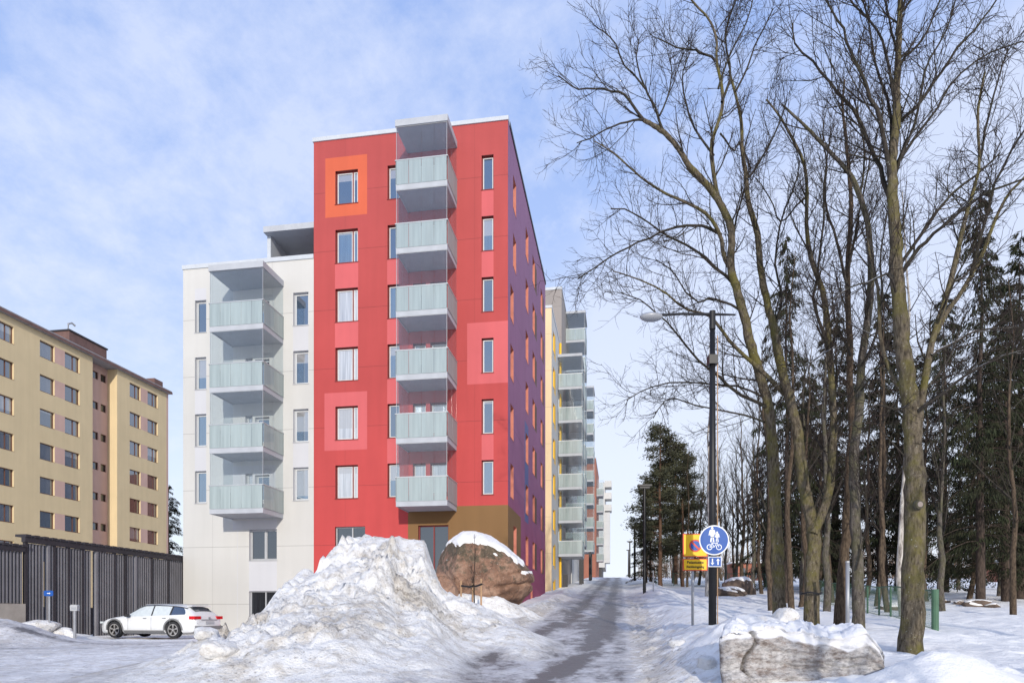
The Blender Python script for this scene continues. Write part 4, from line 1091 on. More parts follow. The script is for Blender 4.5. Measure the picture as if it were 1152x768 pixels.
TL = [
 ([(877,690),(876,640),(873,590),(871,540),(869,500),(864,455),(856,425),(844,385),(838,358),(829,326),(822,300),(823,262),(816,240),(803,218),(786,198),(775,186),(763,167),(748,150),(736,142),(724,135)], 15, 4.5, 19.0, 18.2, 1),
 ([(724,135),(706,109),(690,103),(667,100),(646,99),(628,85)], 5, 1.5, 18.2, 17.6, 0),
 ([(748,150),(742,135),(735,115),(724,96),(716,68),(719,44)], 5, 1.8, 18.3, 18.8, 0),
 ([(726,100),(714,84),(701,73),(690,45),(672,32)], 3.2, 1.5, 18.4, 18.0, 0),
 ([(724,135),(708,137),(690,142),(667,154),(649,161)], 4.2, 1.5, 18.2, 17.4, 0),
 ([(742,130),(752,105),(756,80),(752,62)], 3.0, 1.5, 18.3, 19.2, 0),
 ([(826,308),(815,290),(810.6,265),(796,242),(775,229),(749,218),(726,203),(710,190),(690,172),(669,159)], 8, 1.8, 18.8, 17.4, 2),
 ([(811,264),(796,255),(778,253),(752,258),(741,263),(715,274),(689,288),(669,301),(650,314)], 5.5, 1.8, 18.6, 17.2, 0),
 ([(832,325),(820,315),(807,302),(786,284),(762,270),(744,262),(726,248),(705,236),(687,235)], 6.0, 1.8, 18.8, 19.4, 0),
 ([(836,352),(820,341),(799,336),(786,339),(770,326),(757,305),(738,292)], 4.5, 1.5, 18.8, 17.6, 0),
 ([(886,446),(862,422),(842,404),(823,386),(808,366),(796,354),(770,347),(744,326),(712,312),(690,305)], 8.5, 1.6, 18.9, 17.0, 2),
 ([(866,460),(831,443),(813,428),(797,414),(778,397),(762,375),(745,358),(723,339),(700,330)], 6.0, 1.6, 18.8, 16.8, 0),
 ([(872,455),(840,437),(800,432),(765,430),(740,433),(722,440),(705,450)], 4.0, 1.5, 18.9, 17.6, 0),
 ([(870,480),(845,468),(812,462),(780,455),(752,448),(735,470)], 4.0, 1.5, 19, 18.2, 0),
 ([(816,240),(806,215),(800,167),(807,141),(813,117),(811,91),(806,70),(806,44),(797,21),(779,2),(770,-15)], 8, 2.5, 18.6, 18.8, 2),
 ([(804,68),(790,60),(776,56),(758,52),(740,43)], 4, 1.6, 18.6, 18.0, 0),
 ([(812,115),(822,80),(816,40),(828,0),(835,-25)], 4.5, 2, 18.6, 19.6, 0),
 ([(808,100),(822,60),(842,20),(850,-20)], 3.5, 1.6, 18.6, 18.0, 0),
 ([(803,175),(785,150),(772,118),(768,85),(776,60)], 4, 1.6, 18.6, 19.6, 0),
 ([(822,290),(828,250),(840,205),(843,190)], 4, 2, 18.8, 19.4, 0),
 ([(810,150),(825,170),(832,160),(845,190)], 3, 2, 18.8, 19.4, 0),
]
traced_tree('bare_tree', 'bare tree beside the lamp post whose long limbs reach far left over the street', gzp(877, 19), TL, 19, 22)
TB = [
 ([(913,693),(914,640),(915,598),(906,556),(901,520),(897,485),(889,451),(876,400),(870,367),(862,336),(855,297),(852,263),(842,227),(839,196),(835,167),(834,138),(827,104),(820,80)], 17, 2.2, 18.2, 19.4, 1),
 ([(827,104),(839,81),(849,52),(862,26),(870,10)], 3.5, 1.6, 19.3, 19.5, 0),
 ([(842,200),(862,170),(880,130),(885,110)], 4, 1.6, 19.0, 18, 0),
 ([(915,600),(930,562),(936,520),(938,477),(935,425),(932,373),(925,326),(912,289),(907,248),(908,211),(903,180),(886,146),(875,128),(862,112)], 15, 2.5, 18.2, 19.0, 2),
 ([(935,420),(928,380),(915,340),(921,300),(927,240),(928,200),(935,150)], 6, 2.2, 18.6, 17.6, 0),
 ([(870,370),(880,340),(873,300),(878,250),(895,205),(900,180)], 5, 2, 18.8, 18.0, 0),
 ([(908,220),(893,235),(878,250),(868,225),(850,200)], 3.5, 1.6, 18.8, 17.8, 0),
 ([(935,440),(948,400),(940,390),(905,411),(880,414)], 3.4, 1.4, 18.5, 17.0, 0),
]
rt2 = traced_tree('bare_tree', 'mossy bare tree forking low above a dark ring on its trunk', gzp(913, 18.2), TB, 18.2, 33)
q = P(912.8, 667, 18.2)-rt2.location
m = MB(); pts = [(q.x+.262*math.cos(a_*PI/12), q.y+.262*math.sin(a_*PI/12), q.z+.02*math.sin(a_*.9)) for a_ in range(25)]; m.tube(pts, .022, 6); m.build('dark_ring', M['black'], rt2)
TC = [
 ([(944.5,692),(950,624),(954,572),(956,520),(959,480),(956,425),(956,386),(954,347),(954,295),(957.5,237),(956,206),(952,160),(948,120),(950,90)], 12.5, 2, 18.8, 20, 1),
 ([(956,330),(940,270),(928,225),(930,180),(922,150)], 5, 2, 19, 19.6, 0), ([(955,300),(965,250),(975,200),(980,165)], 4.5, 2, 19, 18.0, 0), ([(957,400),(940,360),(935,320)], 4, 2, 19, 18.0, 0)]
traced_tree('bare_tree', 'slim straight brown bare tree just left of the grey steel post', gzp(944, 18.8), TC, 18.8, 44, mats=('bark3', 'limb', 'twig'))
TD = [
 ([(965,699),(965,637),(962,572),(961,506),(967,464),(969,412),(976,360),(980,310),(977,258),(967,219),(954,193),(930,167),(912,148),(891,128),(880,118)], 14, 2, 17.8, 18.6, 1),
 ([(967,219),(972,180),(968,140),(960,110)], 4, 2, 18.3, 18.6, 0), ([(969,412),(985,380),(992,330),(990,290),(998,240)], 5, 2, 18, 17.2, 0), ([(968,440),(980,424),(1000,402),(1010,398)], 3.2, 1.5, 18, 17, 0),
 ([(964,640),(974,590),(974,555),(971,515)], 2.5, 1.6, 17.7, 17.4, 0)]
traced_tree('bare_tree', 'rough barked bare tree standing right behind the grey steel post', gzp(965, 17.8), TD, 17.8, 55, mats=('bark2', 'limb', 'twig'))

# generic bare tree for the stand behind
def bare_proto(seed, h=13., r=.16, spread=1.0, birch=False, bk='bark2'):
    rng = random.Random(seed); tr = Tubes(); cr = Tubes(); tw_ = Tubes()
    pts = []; x = y = 0; n = 12
    for i in range(n):
        x += rng.uniform(-.12, .12); y += rng.uniform(-.12, .12); pts.append(Vector((x if i else 0, y if i else 0, h*i/(n-1)-(.15 if i == 0 else 0))))
    rr = [max(.012, r*(1-.9*(i/(n-1))**.9)) for i in range(n)]
    tr.add([tuple(p) for p in pts], rr, 9)
    LP = [(2.0, 3.4*spread, 34, .16, .14, .5, .014, .25), (2.9, 1.4, 36, .10, .2, .55, .007, .12), (3.8, .60, 38, .05, .26, .7, .0045, .08)]
    if birch: LP = [(1.8, 2.4*spread, 42, .02, .14, .5, .011, .35), (2.4, 1.2, 36, -.05, .2, .6, .006, .15), (2.8, .6, 34, -.12, .22, .7, .004, .1)]
    o = []; grow(pts, rr, 0, rng, o, LP)
    for lv, p_, r_ in o: (cr if lv == 0 else tw_).add([tuple(q) for q in p_], r_, 5 if lv == 0 else 3)
    return (tr.mesh('trunk', [M['birch' if birch else bk]]), cr.mesh('limbs', [M['limb']]), tw_.mesh('twigs', [M['twig']]))
protos = [bare_proto(3), bare_proto(5, 14, .13, .8, bk='bark3'), bare_proto(8, 12, .15, 1.15, bk='bark3')]; bprotos = [bare_proto(13, 15, .12, 1, True)]
def put_bare(px, Y, k, sc, rot, label, pr=None, group='bare trees in the park', xy=None, lean=0):
    x, y = xy if xy else ((px-CX)/F*Y, Y)
    ms = (pr or protos)[k]; z = gz(x, y)
    root = thing('bare_tree' if (pr is None) else 'birch_tree', label, 'tree', (x, y, z), rot, group); root.scale = (sc, sc, sc); root.rotation_euler[0] = lean
    link('trunk', ms[0], root); c = link('crown', ms[1], root); link('twigs', ms[2], c)
for i, (px, Y, k, sc, rot, lab) in enumerate([
    (891, 24, 1, .92, .5, 'dark slim bare tree directly behind the forked mossy trunk'),
    (847, 47, 0, .95, 1.5, 'bare tree left of the two thin stems beside the snowy rocks'),
    (857, 44, 1, 1.0, 2.5, 'thin bare tree in the middle of the stand right of the snowy rocks'),
    (838, 52, 2, 1.1, .7, 'far bare tree rising behind the snowy rocks'),
    (901, 30, 2, .95, 3.4, 'crooked bare tree seen between the two mossy forked trunks'),
    (930, 27, 0, .95, 4.1, 'bare tree in shade right of the forked mossy trunk'),
    (986, 30, 1, 1.0, 5.2, 'grey bare tree behind the green mesh fence'),
    (1042, 34, 2, 1.0, 1.1, 'bare tree in the background just right of the thick mossy tree'),
    (1124, 40, 0, .9, 2.2, 'leaning bare tree beside the dark spruce trunk at far right'),
    (1140, 24, 1, .85, 3.0, 'slender bare tree near the right edge of the picture'),
    (773, 58, 1, .85, .2, 'small bare tree behind the yellow parking sign'),
    (808, 50, 0, .8, 5.9, 'bare tree seen just right of the black lamp post'),
    (824, 64, 2, .9, 4.4, 'distant bare tree in front of the low brick house'),
    (757, 75, 0, .9, 1.9, 'distant bare tree right of the tall pine beside the street'),
    (786, 66, 2, 1.0, 2.9, 'wide distant bare tree behind the round blue sign'),
    (816, 74, 0, 1.0, 3.9, 'far bare tree between the lamp post and the brick house'),
    (862, 60, 2, 1.0, .4, 'bare tree deep behind the leftmost mossy trunk'),
    (1078, 52, 0, 1.0, 1.4, 'background bare tree left of the flat rock'),
    (868, 27, 2, .9, 5.4, 'twiggy bare tree close behind the leftmost mossy trunk'),
    (903, 36, 0, 1.0, 1.2, 'bare tree third in depth behind the forked mossy trunk'),
    (937, 33, 1, .95, .9, 'dark bare tree between the forked trunk and the slim straight tree'),
    (974, 38, 2, 1.0, 3.9, 'bare tree behind the first posts of the green mesh fence'),
    (999, 26, 1, .85, 2.0, 'thin bare tree just left of the thick mossy tree'),
    (1030, 42, 0, 1.0, 4.9, 'background bare tree hidden behind the thick mossy trunk'),
    (1060, 27, 0, .85, .4, 'bare tree right of the green end post'),
    (1090, 36, 2, .95, 3.1, 'spreading bare tree behind the tall dark spruce'),
    (920, 42, 2, 1.1, 2.4, 'spreading bare tree deep in the stand behind the steel post')]):
    put_bare(px, Y, k, sc, rot, lab)
put_bare(1016, 23, 0, .95, 1.0, 'white barked birch close behind the thick mossy tree', bprotos, 'birches in the park')
put_bare(795, 40, 0, .98, 3.0, 'thin pale birch rising behind the round blue sign', bprotos, 'birches in the park')
# trees beyond the frame whose shadows cross the snow
put_bare(0, 0, 0, .8, 2.0, 'bare tree outside the picture behind the camera, farther right', xy=(8.6, 1.0))
put_bare(0, 0, 2, .7, 4.0, 'bare tree outside the picture behind the camera, nearer the street', xy=(5.6, -2.5))
put_bare(0, 0, 1, .9, 1.0, 'bare tree outside the picture right of the camera', xy=(13.5, 5.0))

def spruce_proto(seed, h=15., w=3.0, r=.19, bare=.12, n=120, droop=.5, mat='needle', open_=1.0):
    rng = np.random.RandomState(seed); tr = Tubes(); cr = Tubes(); V = []; 
    k = 14; pts = [(rng.uniform(-.04, .04)*(i > 0), rng.uniform(-.04, .04)*(i > 0), h*i/(k-1)-(.15 if i == 0 else 0)) for i in range(k)]
    tr.add(pts, [max(.012, r*(1-i/(k-1))) for i in range(k)], 8)
    for i in range(n):
        if rng.rand() < .10: continue
        t = bare+(1-bare)*((i+rng.rand())/n)**.9; z = h*t
        l = w*(1-t)**.75*rng.uniform(.55, 1.1)+.15; az = rng.rand()*2*PI
        dr = droop*rng.uniform(.5, 1.3)
        bp = []
        for j in range(6):
            u = j/5; bp.append((math.cos(az)*l*u, math.sin(az)*l*u, z+l*(.12*u-dr*u*u*.9+.25*dr*u**4)))
        cr.add(bp, [.022*(1-u_/5.5)+.004 for u_ in range(6)], 3)
        m = int((l*60+12)*open_)
        u = rng.rand(m)**.75; c = np.stack([np.interp(u, np.linspace(0, 1, 6), [q[a_] for q in bp]) for a_ in range(3)], 1)
        sd = rng.uniform(-1, 1, m)*l*.22*(1-.5*u); c[:, 0] += -math.sin(az)*sd; c[:, 1] += math.cos(az)*sd; c[:, 2] -= np.abs(sd)*.35+rng.rand(m)*.12
        L_ = rng.uniform(.10, .34, m)*rng.uniform(.6, 1.3); wd = rng.uniform(.014, .036, m)
        dx = math.cos(az)*.45+rng.uniform(-.4, .4, m); dy = math.sin(az)*.45+rng.uniform(-.4, .4, m); dz = -rng.uniform(.5, 1.1, m)*(.4+droop)
        D = np.stack([dx, dy, dz], 1); D /= np.linalg.norm(D, axis=1, keepdims=True)
        S = np.cross(D, rng.randn(m, 3)); S /= np.linalg.norm(S, axis=1, keepdims=True)
        V.append(np.stack([c-S*wd[:, None]*.4, c+S*wd[:, None]*.4, c+D*L_[:, None]*.6+S*wd[:, None], c+D*L_[:, None]-S*wd[:, None]*.3], 1).reshape(-1, 3))
    V = np.concatenate(V); f = np.arange(len(V)).reshape(-1, 4)
    return (tr.mesh('trunk', [M['darkbark']]), cr.mesh('boughs', [M['darkbark']]), npmesh('needles', V, f, [M[mat]], smooth=False))
def pine_proto(seed, h=15., r=.2):
    rng = np.random.RandomState(seed); tr = Tubes(); cr = Tubes(); V = []
    k = 12; pts = [(rng.uniform(-.08, .08)*(i > 0), rng.uniform(-.08, .08)*(i > 0), h*i/(k-1)-(.15 if i == 0 else 0)) for i in range(k)]
    tr.add(pts, [max(.02, r*(1-.85*i/(k-1))) for i in range(k)], 8)
    for i in range(46):
        t = .22+.78*((i+rng.rand())/46); z = h*t; l = (2.9*(1-t)**.55+.5)*rng.uniform(.5, 1.1); az = rng.rand()*2*PI
        up = rng.uniform(-.1, .45); bp = [(math.cos(az)*l*u, math.sin(az)*l*u, z+l*(up*u-.1*u*u)) for u in np.linspace(0, 1, 5)]
        cr.add(bp, [.035, .028, .02, .014, .008], 4)
        for c_ in range(rng.randint(3, 6)):
            u = rng.uniform(.35, 1.05); c0 = np.array([np.interp(min(u, 1), np.linspace(0, 1, 5), [q[a_] for q in bp]) for a_ in range(3)])+rng.uniform(-.35, .35, 3)*np.array([1, 1, .5])
            m = 62; v = rng.randn(m, 3)*np.array([.30, .30, .17]); c = c0+v
            D = rng.randn(m, 3)*np.array([1, 1, .6])+np.array([0, 0, .25]); D /= np.linalg.norm(D, axis=1, keepdims=True); S = np.cross(D, rng.randn(m, 3)); S /= np.linalg.norm(S, axis=1, keepdims=True)
            V.append(np.stack([c-S*.02, c+S*.02, c+D*.2+S*.045, c+D*.24-S*.03], 1).reshape(-1, 3))
    V = np.concatenate(V); f = np.arange(len(V)).reshape(-1, 4)
    return (tr.mesh('trunk', [M['pinebark']]), cr.mesh('boughs', [M['pinebark']]), npmesh('needles', V, f, [M['needlep']], smooth=False))
SPR = [spruce_proto(1, 15, 3.3, .19, .08, 160, .6, open_=1.1), spruce_proto(2, 16, 2.9, .17, .14, 145, .85, open_=1.0), spruce_proto(4, 12, 2.5, .15, .05, 130, .5, open_=1.1)]
PIN = [pine_proto(1), pine_proto(2, 13., .17)]
def put_con(kind, px, Y, k, h, rot, label, wsc=1.0, group='conifers in the park', z=None):
    ms = (SPR if kind == 'spruce' else PIN)[k]; h0 = {'spruce': (15, 16, 12), 'pine': (15, 13)}[kind][k]
    x, y = (px-CX)/F*Y, Y; z = gz(x, y) if z is None else z
    root = thing(kind+'_tree', label, 'tree', (x, y, z), rot, group); s = h/h0; root.scale = (s*wsc, s*wsc, s)
    link('trunk', ms[0], root); c = link('crown', ms[1], root); link('needles', ms[2], c)
def ht(px, Y, ytop): return fz(ytop, Y)-gzp(px, Y)
for kind, px, Y, k, ytop, rot, lab, ws in [
    ('spruce', 1103, 31, 1, 205, .3, 'tall drooping dark spruce standing by the flat rock', 1.0),
    ('spruce', 1148, 37, 0, 260, 1.3, 'dark spruce cut by the right edge of the picture', 1.1),
    ('spruce', 1062, 46, 0, 330, 2.2, 'dark spruce behind the green fence end post', 1.2),
    ('spruce', 885, 33, 1, 262, 3.2, 'narrow dark spruce rising above the mossy forked tree', .85),
    ('spruce', 992, 44, 2, 330, 4.2, 'broad dark spruce behind the fence left of the thick tree', 1.45),
    ('spruce', 940, 50, 0, 350, 5.0, 'shadowy spruce far behind the slim straight tree', 1.3),
    ('spruce', 905, 58, 2, 420, .9, 'low dark spruce deep behind the forked tree', 1.3),
    ('spruce', 727, 66, 2, 560, 1.2, 'small spruce nearest the street lamps', 1.3),
    ('spruce', 866, 62, 0, 470, 2.9, 'distant dark spruce left of the stand of mossy trunks', 1.1),
    ('spruce', 1128, 52, 0, 380, 2.1, 'dark spruce farther back left of the one cut by the right edge', 1.3),
    ('pine', 768, 60, 0, 515, 5.3, 'dense pine between the yellow sign and the tall street side pine', 1.15),
    ('spruce', 1132, 34, 0, 330, 4.1, 'full drooping spruce between the two darkest spruces at far right', 1.15),
    ('spruce', 1010, 48, 0, 400, 2.0, 'dark spruce right behind the white barked birch', 1.3),
    ('spruce', 912, 46, 0, 420, 3.3, 'full dark spruce filling the gap in the forked tree', 1.2),
    ('pine', 743, 58, 0, 478, .4, 'tall pine with brown trunk beside the uphill street', 1.05),
    ('pine', 760, 70, 1, 500, 1.9, 'pine standing right behind the tall street side pine', 1.2),
    ('pine', 732, 84, 1, 540, 4.8, 'far small pine left of the tall street side pine', 1.2)]:
    put_con(kind, px, Y, k, ht(px, Y, ytop), rot, lab, ws)
put_con('spruce', 190, 88, 2, fz(545, 88)+1, .7, 'spruce peeking between the ochre block and the white block', 1.2, z=-1.0)
put_bare(201, 84, 0, .55, .7, 'small bare tree at the gap between the ochre and white blocks', xy=((201-CX)/F*84, 84))

# far woods at the top of the street and along the back of the park
def far_wood():
    rng = np.random.RandomState(5); tb = Tubes()
    for i in range(3800):
        x = rng.uniform(14, 190); y = rng.uniform(105, 190) if x < 60 else rng.uniform(95, 150); 
        if x < y*.168+3: continue
        z = gzf(x, y); h = rng.uniform(2, 6.5) if rng.rand() < .8 else rng.uniform(6, 10)
        p = [(x, y, z)]; 
        for j in range(3): p.append((p[-1][0]+rng.uniform(-.4, .4), p[-1][1]+rng.uniform(-.3, .3), p[-1][2]+h/3))
        tb.add(p, [.07, .05, .035, .012], 3)
        for c_ in range(4):
            u = rng.randint(1, 3); q = np.array(p[u]); d = np.array([rng.uniform(-1, 1), rng.uniform(-.6, .6), rng.uniform(.5, 1.3)])*h*.22
            tb.add([tuple(q), tuple(q+d*.5), tuple(q+d*1.0+rng.uniform(-.2, .2, 3))], [.03, .02, .008], 3)
    o = link('far_thicket', tb.mesh('far_thicket', [M['thicket']], (0, 0, 0))); tag(o, 'distant brown thicket and woods behind the park and street crest', 'thicket', None, 'stuff')
def gzf(x, y): return float(np.interp(y, FY, FZ))
M['thicket'] = mk('thicket_twigs', (.20, .14, .10), .95, vs=.1, spec=.1, col2=(.09, .07, .055))
far_wood()

# ------------------------------------------------------------------ street furniture
def lamp(px, Y, h, label, head=True, r=.075, dbl=False, rotz=0.0, armlen=1.4):
    x, y = (px-CX)/F*Y, Y; z = surf(x, y)
    root = thing('street_lamp', label, 'street lamp', (x, y, z-.05), 0, 'street lamps along the street')
    m = MB(); m.tube([(0, 0, 0), (0, 0, h*.45), (0, 0, h)], [r*1.15, r*1.1, r*.85], 14); m.tube([(0, 0, .25), (0, 0, .3)], r*1.3, 14); m.build('pole', M['black'], root, smooth=False)
    return root
Yl = 15.4; xl = (801.5-CX)/F*Yl; zl = fz(703, Yl)
root = thing('street_lamp', 'near black lamp post with long arm and flat oval head carrying the round blue sign', 'street lamp', (xl, Yl, zl-.25), 0, 'street lamps along the street')
ztop = fz(353, Yl)-zl+.25
m = MB(); m.tube([(0, 0, 0), (0, 0, ztop*.5), (0, 0, ztop)], [.088, .076, .055], 16); m.build('pole', M['black'], root, smooth=True)
m = MB(); m.tube([(.52, 0, ztop-.02), (0, 0, ztop-.01), (-.7, 0, ztop-.0), (-1.15, 0, ztop-.03)], [.02, .035, .03, .03], 8); m.tube([(0, 0, ztop-.35), (0, 0, ztop+.06)], .07, 12); m.build('arm', M['black'], root)
def ell(bm_, c, rx, ry, rz, n=20, k=10, lo=-1., hi=1.):
    rings = []
    for i in range(k+1):
        t = lo+(hi-lo)*i/k; rad = math.sqrt(max(0, 1-t*t)); rings.append([(c[0]+rx*rad*math.cos(2*PI*j/n), c[1]+ry*rad*math.sin(2*PI*j/n), c[2]+rz*t) for j in range(n)])
    b0 = len(bm_.v)
    for r_ in rings: bm_.v += r_
    for i in range(k):
        for j in range(n): a_ = b0+i*n+j; b_ = b0+i*n+(j+1) % n; bm_.f.append((a_, b_, b_+n, a_+n)); bm_.m.append(0)
m = MB(); ell(m, (-1.38, 0, ztop-.06), .26, .15, .08, lo=0, hi=1); h_ = m.build('lamp_head', M['galv'], root, smooth=True)
m = MB(); ell(m, (-1.38, 0, ztop-.06), .26, .15, .11, lo=-1, hi=0); m.build('lens', mk('lamp_lens', (.30, .31, .33), .3), h_, smooth=True)
m = MB(); m.tube([(.10, -.05, 0), (.10, -.05, ztop*.93)], .012, 6); m.build('cable_duct', M['wood'], root)
m = MB(); m.box(-.10, .10, -.11, .11, ztop-1.15, ztop-.95); m.build('clamp_band', M['black'], root)
# round shared path sign and the arrow plate below it
def txt(s, size, loc, mat, parent, name='lettering'):
    cu = bpy.data.curves.new(name, 'FONT'); cu.body = s; cu.size = size; cu.align_x = 'CENTER'; cu.align_y = 'CENTER'; cu.extrude = .001; cu.offset = .002
    o = bpy.data.objects.new('tmp', cu); COL.objects.link(o); dg = bpy.context.evaluated_depsgraph_get()
    me = bpy.data.meshes.new_from_object(o.evaluated_get(dg)); bpy.data.objects.remove(o)
    me.materials.clear(); me.materials.append(mat)
    q = link(name, me, parent, loc); q.rotation_euler = (PI/2, 0, 0); return q
def disc(mb, cx, cz, r, y0, y1, n=40, mi=0, sx=1.0): mb.prism([(cx+r*sx*math.cos(-2*PI*i/n), cz+r*math.sin(-2*PI*i/n)) for i in range(n)], y0, y1, mi)
def ringz(mb, cx, cz, r0, r1, y0, y1, n=32):
    for i in range(n):
        a0, a1 = 2*PI*i/n, 2*PI*(i+1)/n
        mb.prism([(cx+r0*math.cos(a0), cz+r0*math.sin(a0)), (cx+r1*math.cos(a0), cz+r1*math.sin(a0)), (cx+r1*math.cos(a1), cz+r1*math.sin(a1)), (cx+r0*math.cos(a1), cz+r0*math.sin(a1))], y0, y1)
def bar(mb, x0, z0, x1, z1, w, y0, y1):
    dx, dz = x1-x0, z1-z0; l = math.hypot(dx, dz); nx, nz = -dz/l*w/2, dx/l*w/2
    mb.prism([(x0+nx, z0+nz), (x1+nx, z1+nz), (x1-nx, z1-nz), (x0-nx, z0-nz)], y0, y1)
sx, sz = 0.0, fz(608, Yl)
sg = thing('road_sign', 'round blue sign with white walkers above a white bicycle on the black lamp post', 'road sign', (xl, Yl-.13, sz), 0)
m = MB(); disc(m, 0, 0, .335, .0, .02); m.build('plate', M['swhite'], sg)
m = MB(); disc(m, 0, 0, .310, -.004, -.001); m.build('blue_face', M['sblue'], sg)
m = MB(); y0, y1 = -.008, -.005
def person(mb, x, z, s):
    disc(mb, x, z+.20*s, .028*s, y0, y1, 14); mb.prism([(x-.045*s, z+.165*s), (x-.05*s, z+.05*s), (x-.03*s, z-.02*s), (x+.03*s, z-.02*s), (x+.05*s, z+.05*s), (x+.045*s, z+.165*s)], y0, y1)
    bar(mb, x-.05*s, z+.15*s, x-.075*s, z+.03*s, .022*s, y0, y1); bar(mb, x+.05*s, z+.15*s, x+.075*s, z+.03*s, .022*s, y0, y1)
    bar(mb, x-.018*s, z, x-.035*s, z-.13*s, .030*s, y0, y1); bar(mb, x+.018*s, z, x+.035*s, z-.13*s, .030*s, y0, y1)
person(m, -.045, .08, .95); person(m, .065, .045, .66)
m.build('walkers', M['swhite'], sg)
m = MB(); zc = -.155
ringz(m, -.105, zc, .048, .064, y0, y1); ringz(m, .105, zc, .048, .064, y0, y1)
for q in ((-.105, zc, -.05, zc+.09), (-.05, zc+.09, .05, zc+.09), (-.05, zc+.09, 0, zc), (0, zc, .06, zc+.10), (-.105, zc, 0, zc), (.105, zc, .055, zc+.12), (.055, zc+.12, .03, zc+.125), (-.05, zc+.09, -.058, zc+.115), (-.075, zc+.115, -.04, zc+.115)): bar(m, *q, .014, y0, y1)
m.build('bicycle', M['swhite'], sg)
ap = thing('sign_plate', 'small square blue plate with two white arrows below the round sign', 'road sign', (xl+.02, Yl-.13, fz(632, Yl)))
m = MB(); m.box(-.148, .148, 0, .015, -.115, .115); m.build('plate', M['swhite'], ap)
m = MB(); m.box(-.132, .132, -.004, -.001, -.1, .1); m.build('blue_face', M['sblue'], ap)
m = MB(); bar(m, -.06, .07, -.06, -.03, .026, y0, y1); m.prism([(-.10, -.02), (-.02, -.02), (-.06, -.075)], y0, y1); m.build('down_arrow', M['swhite'], ap)
m = MB(); bar(m, .065, -.07, .065, .03, .026, y0, y1); m.prism([(.025, .02), (.065, .075), (.105, .02)], y0, y1); m.build('up_arrow', M['swhite'], ap)
# yellow no parking sign on its own post
Yy = 16.9; xs = (780-CX)/F*Yy; zs_ = surf(xs, Yy)
ys = thing('parking_sign', 'yellow square no parking sign over a yellow text plate on a grey post', 'road sign', (xs, Yy, min(zs_, fz(706, Yy))-.1)); zb = ys.location[2]
m = MB(); m.tube([(0, .06, 0), (0, .06, fz(601, Yy)-zb)], .035, 12); m.build('post', M['galv'], ys, smooth=True)
x0, x1 = (768.3-780)/F*Yy, (796-780)/F*Yy; xc = (x0+x1)/2; zt1, zb1 = fz(600, Yy)-zb, fz(626, Yy)-zb; zt2, zb2 = fz(628, Yy)-zb, fz(641.5, Yy)-zb
def plate(z0, z1, nm):
    m = MB(); m.box(x0, x1, 0, .02, z0, z1); o = m.build(nm, M['sred'], ys); m = MB(); m.box(x0+.025, x1-.025, -.004, -.001, z0+.022, z1-.022); m.build('yellow_face', M['syel'], o); return o
pl = plate(zb1, zt1, 'plate'); pl2 = plate(zb2, zt2, 'text_plate')
zc = (zt1+zb1)/2-.01; rr_ = .155
m = MB(); disc(m, xc, zc, rr_, -.008, -.005); m.build('red_ring', M['sred'], pl)
m = MB(); disc(m, xc, zc, rr_*.76, -.012, -.009); m.build('blue_disc', M['sblue'], pl)
m = MB(); bar(m, xc-rr_*.58, zc+rr_*.58, xc+rr_*.58, zc-rr_*.58, .04, -.016, -.013); m.build('red_bar', M['sred'], pl)
txt('Pelastustie', .098, (xc, -.008, (zt2+zb2)/2+.055), M['stext'], pl2); txt('Räddningsväg', .082, (xc, -.008, (zt2+zb2)/2-.055), M['stext'], pl2)
# farther lamps
for px, Y, hh, lab in ((725, 42, 6.6, 'second street lamp up the street, in front of the tall pine'), (714, 88, 6.8, 'third street lamp, small and black by the far snow bank'), (708.5, 128, 6.8, 'fourth street lamp near the crest of the street'), (707, 168, 6.8, 'farthest tiny street lamp at the crest')):
    rt = lamp(px, Y, hh, lab, r=.085 if Y < 60 else .13)
    m = MB(); s_ = 1 if Y < 60 else 1.3; m.box(-.42*s_, .42*s_, -.2, .2, hh, hh+.10); m.box(-.30*s_, .30*s_, -.12, .12, hh-.12, hh+.02); m.build('lamp_head', M['black'], rt)
x, y = (735-CX)/F*40, 40; rt = thing('marker_pole', 'thin grey marker pole standing in snow right of the second lamp', 'pole', (x, y, surf(x, y)-.05)); m = MB(); m.tube([(0, 0, 0), (0, 0, 1.25)], .03, 8); m.build('shaft', M['galv'], rt); m = MB(); m.tube([(0, 0, 1.25), (0, 0, 1.3)], .035, 8); m.build('cap', M['black'], rt)
# grey steel post among the trunks
Y = 16.6; x = (953.5-CX)/F*Y; z = surf(x, Y); rt = thing('steel_post', 'grey steel post standing between two slim trunks', 'post', (x, Y, z-.1)); hh = fz(628, Y)-z
m = MB(); m.tube([(0, 0, 0), (0, 0, hh)], .045, 12); m.build('tube', M['galv'], rt, smooth=True); m = MB(); m.tube([(0, 0, hh), (0, 0, hh+.04)], .05, 12); m.build('cap', M['galv'], rt)
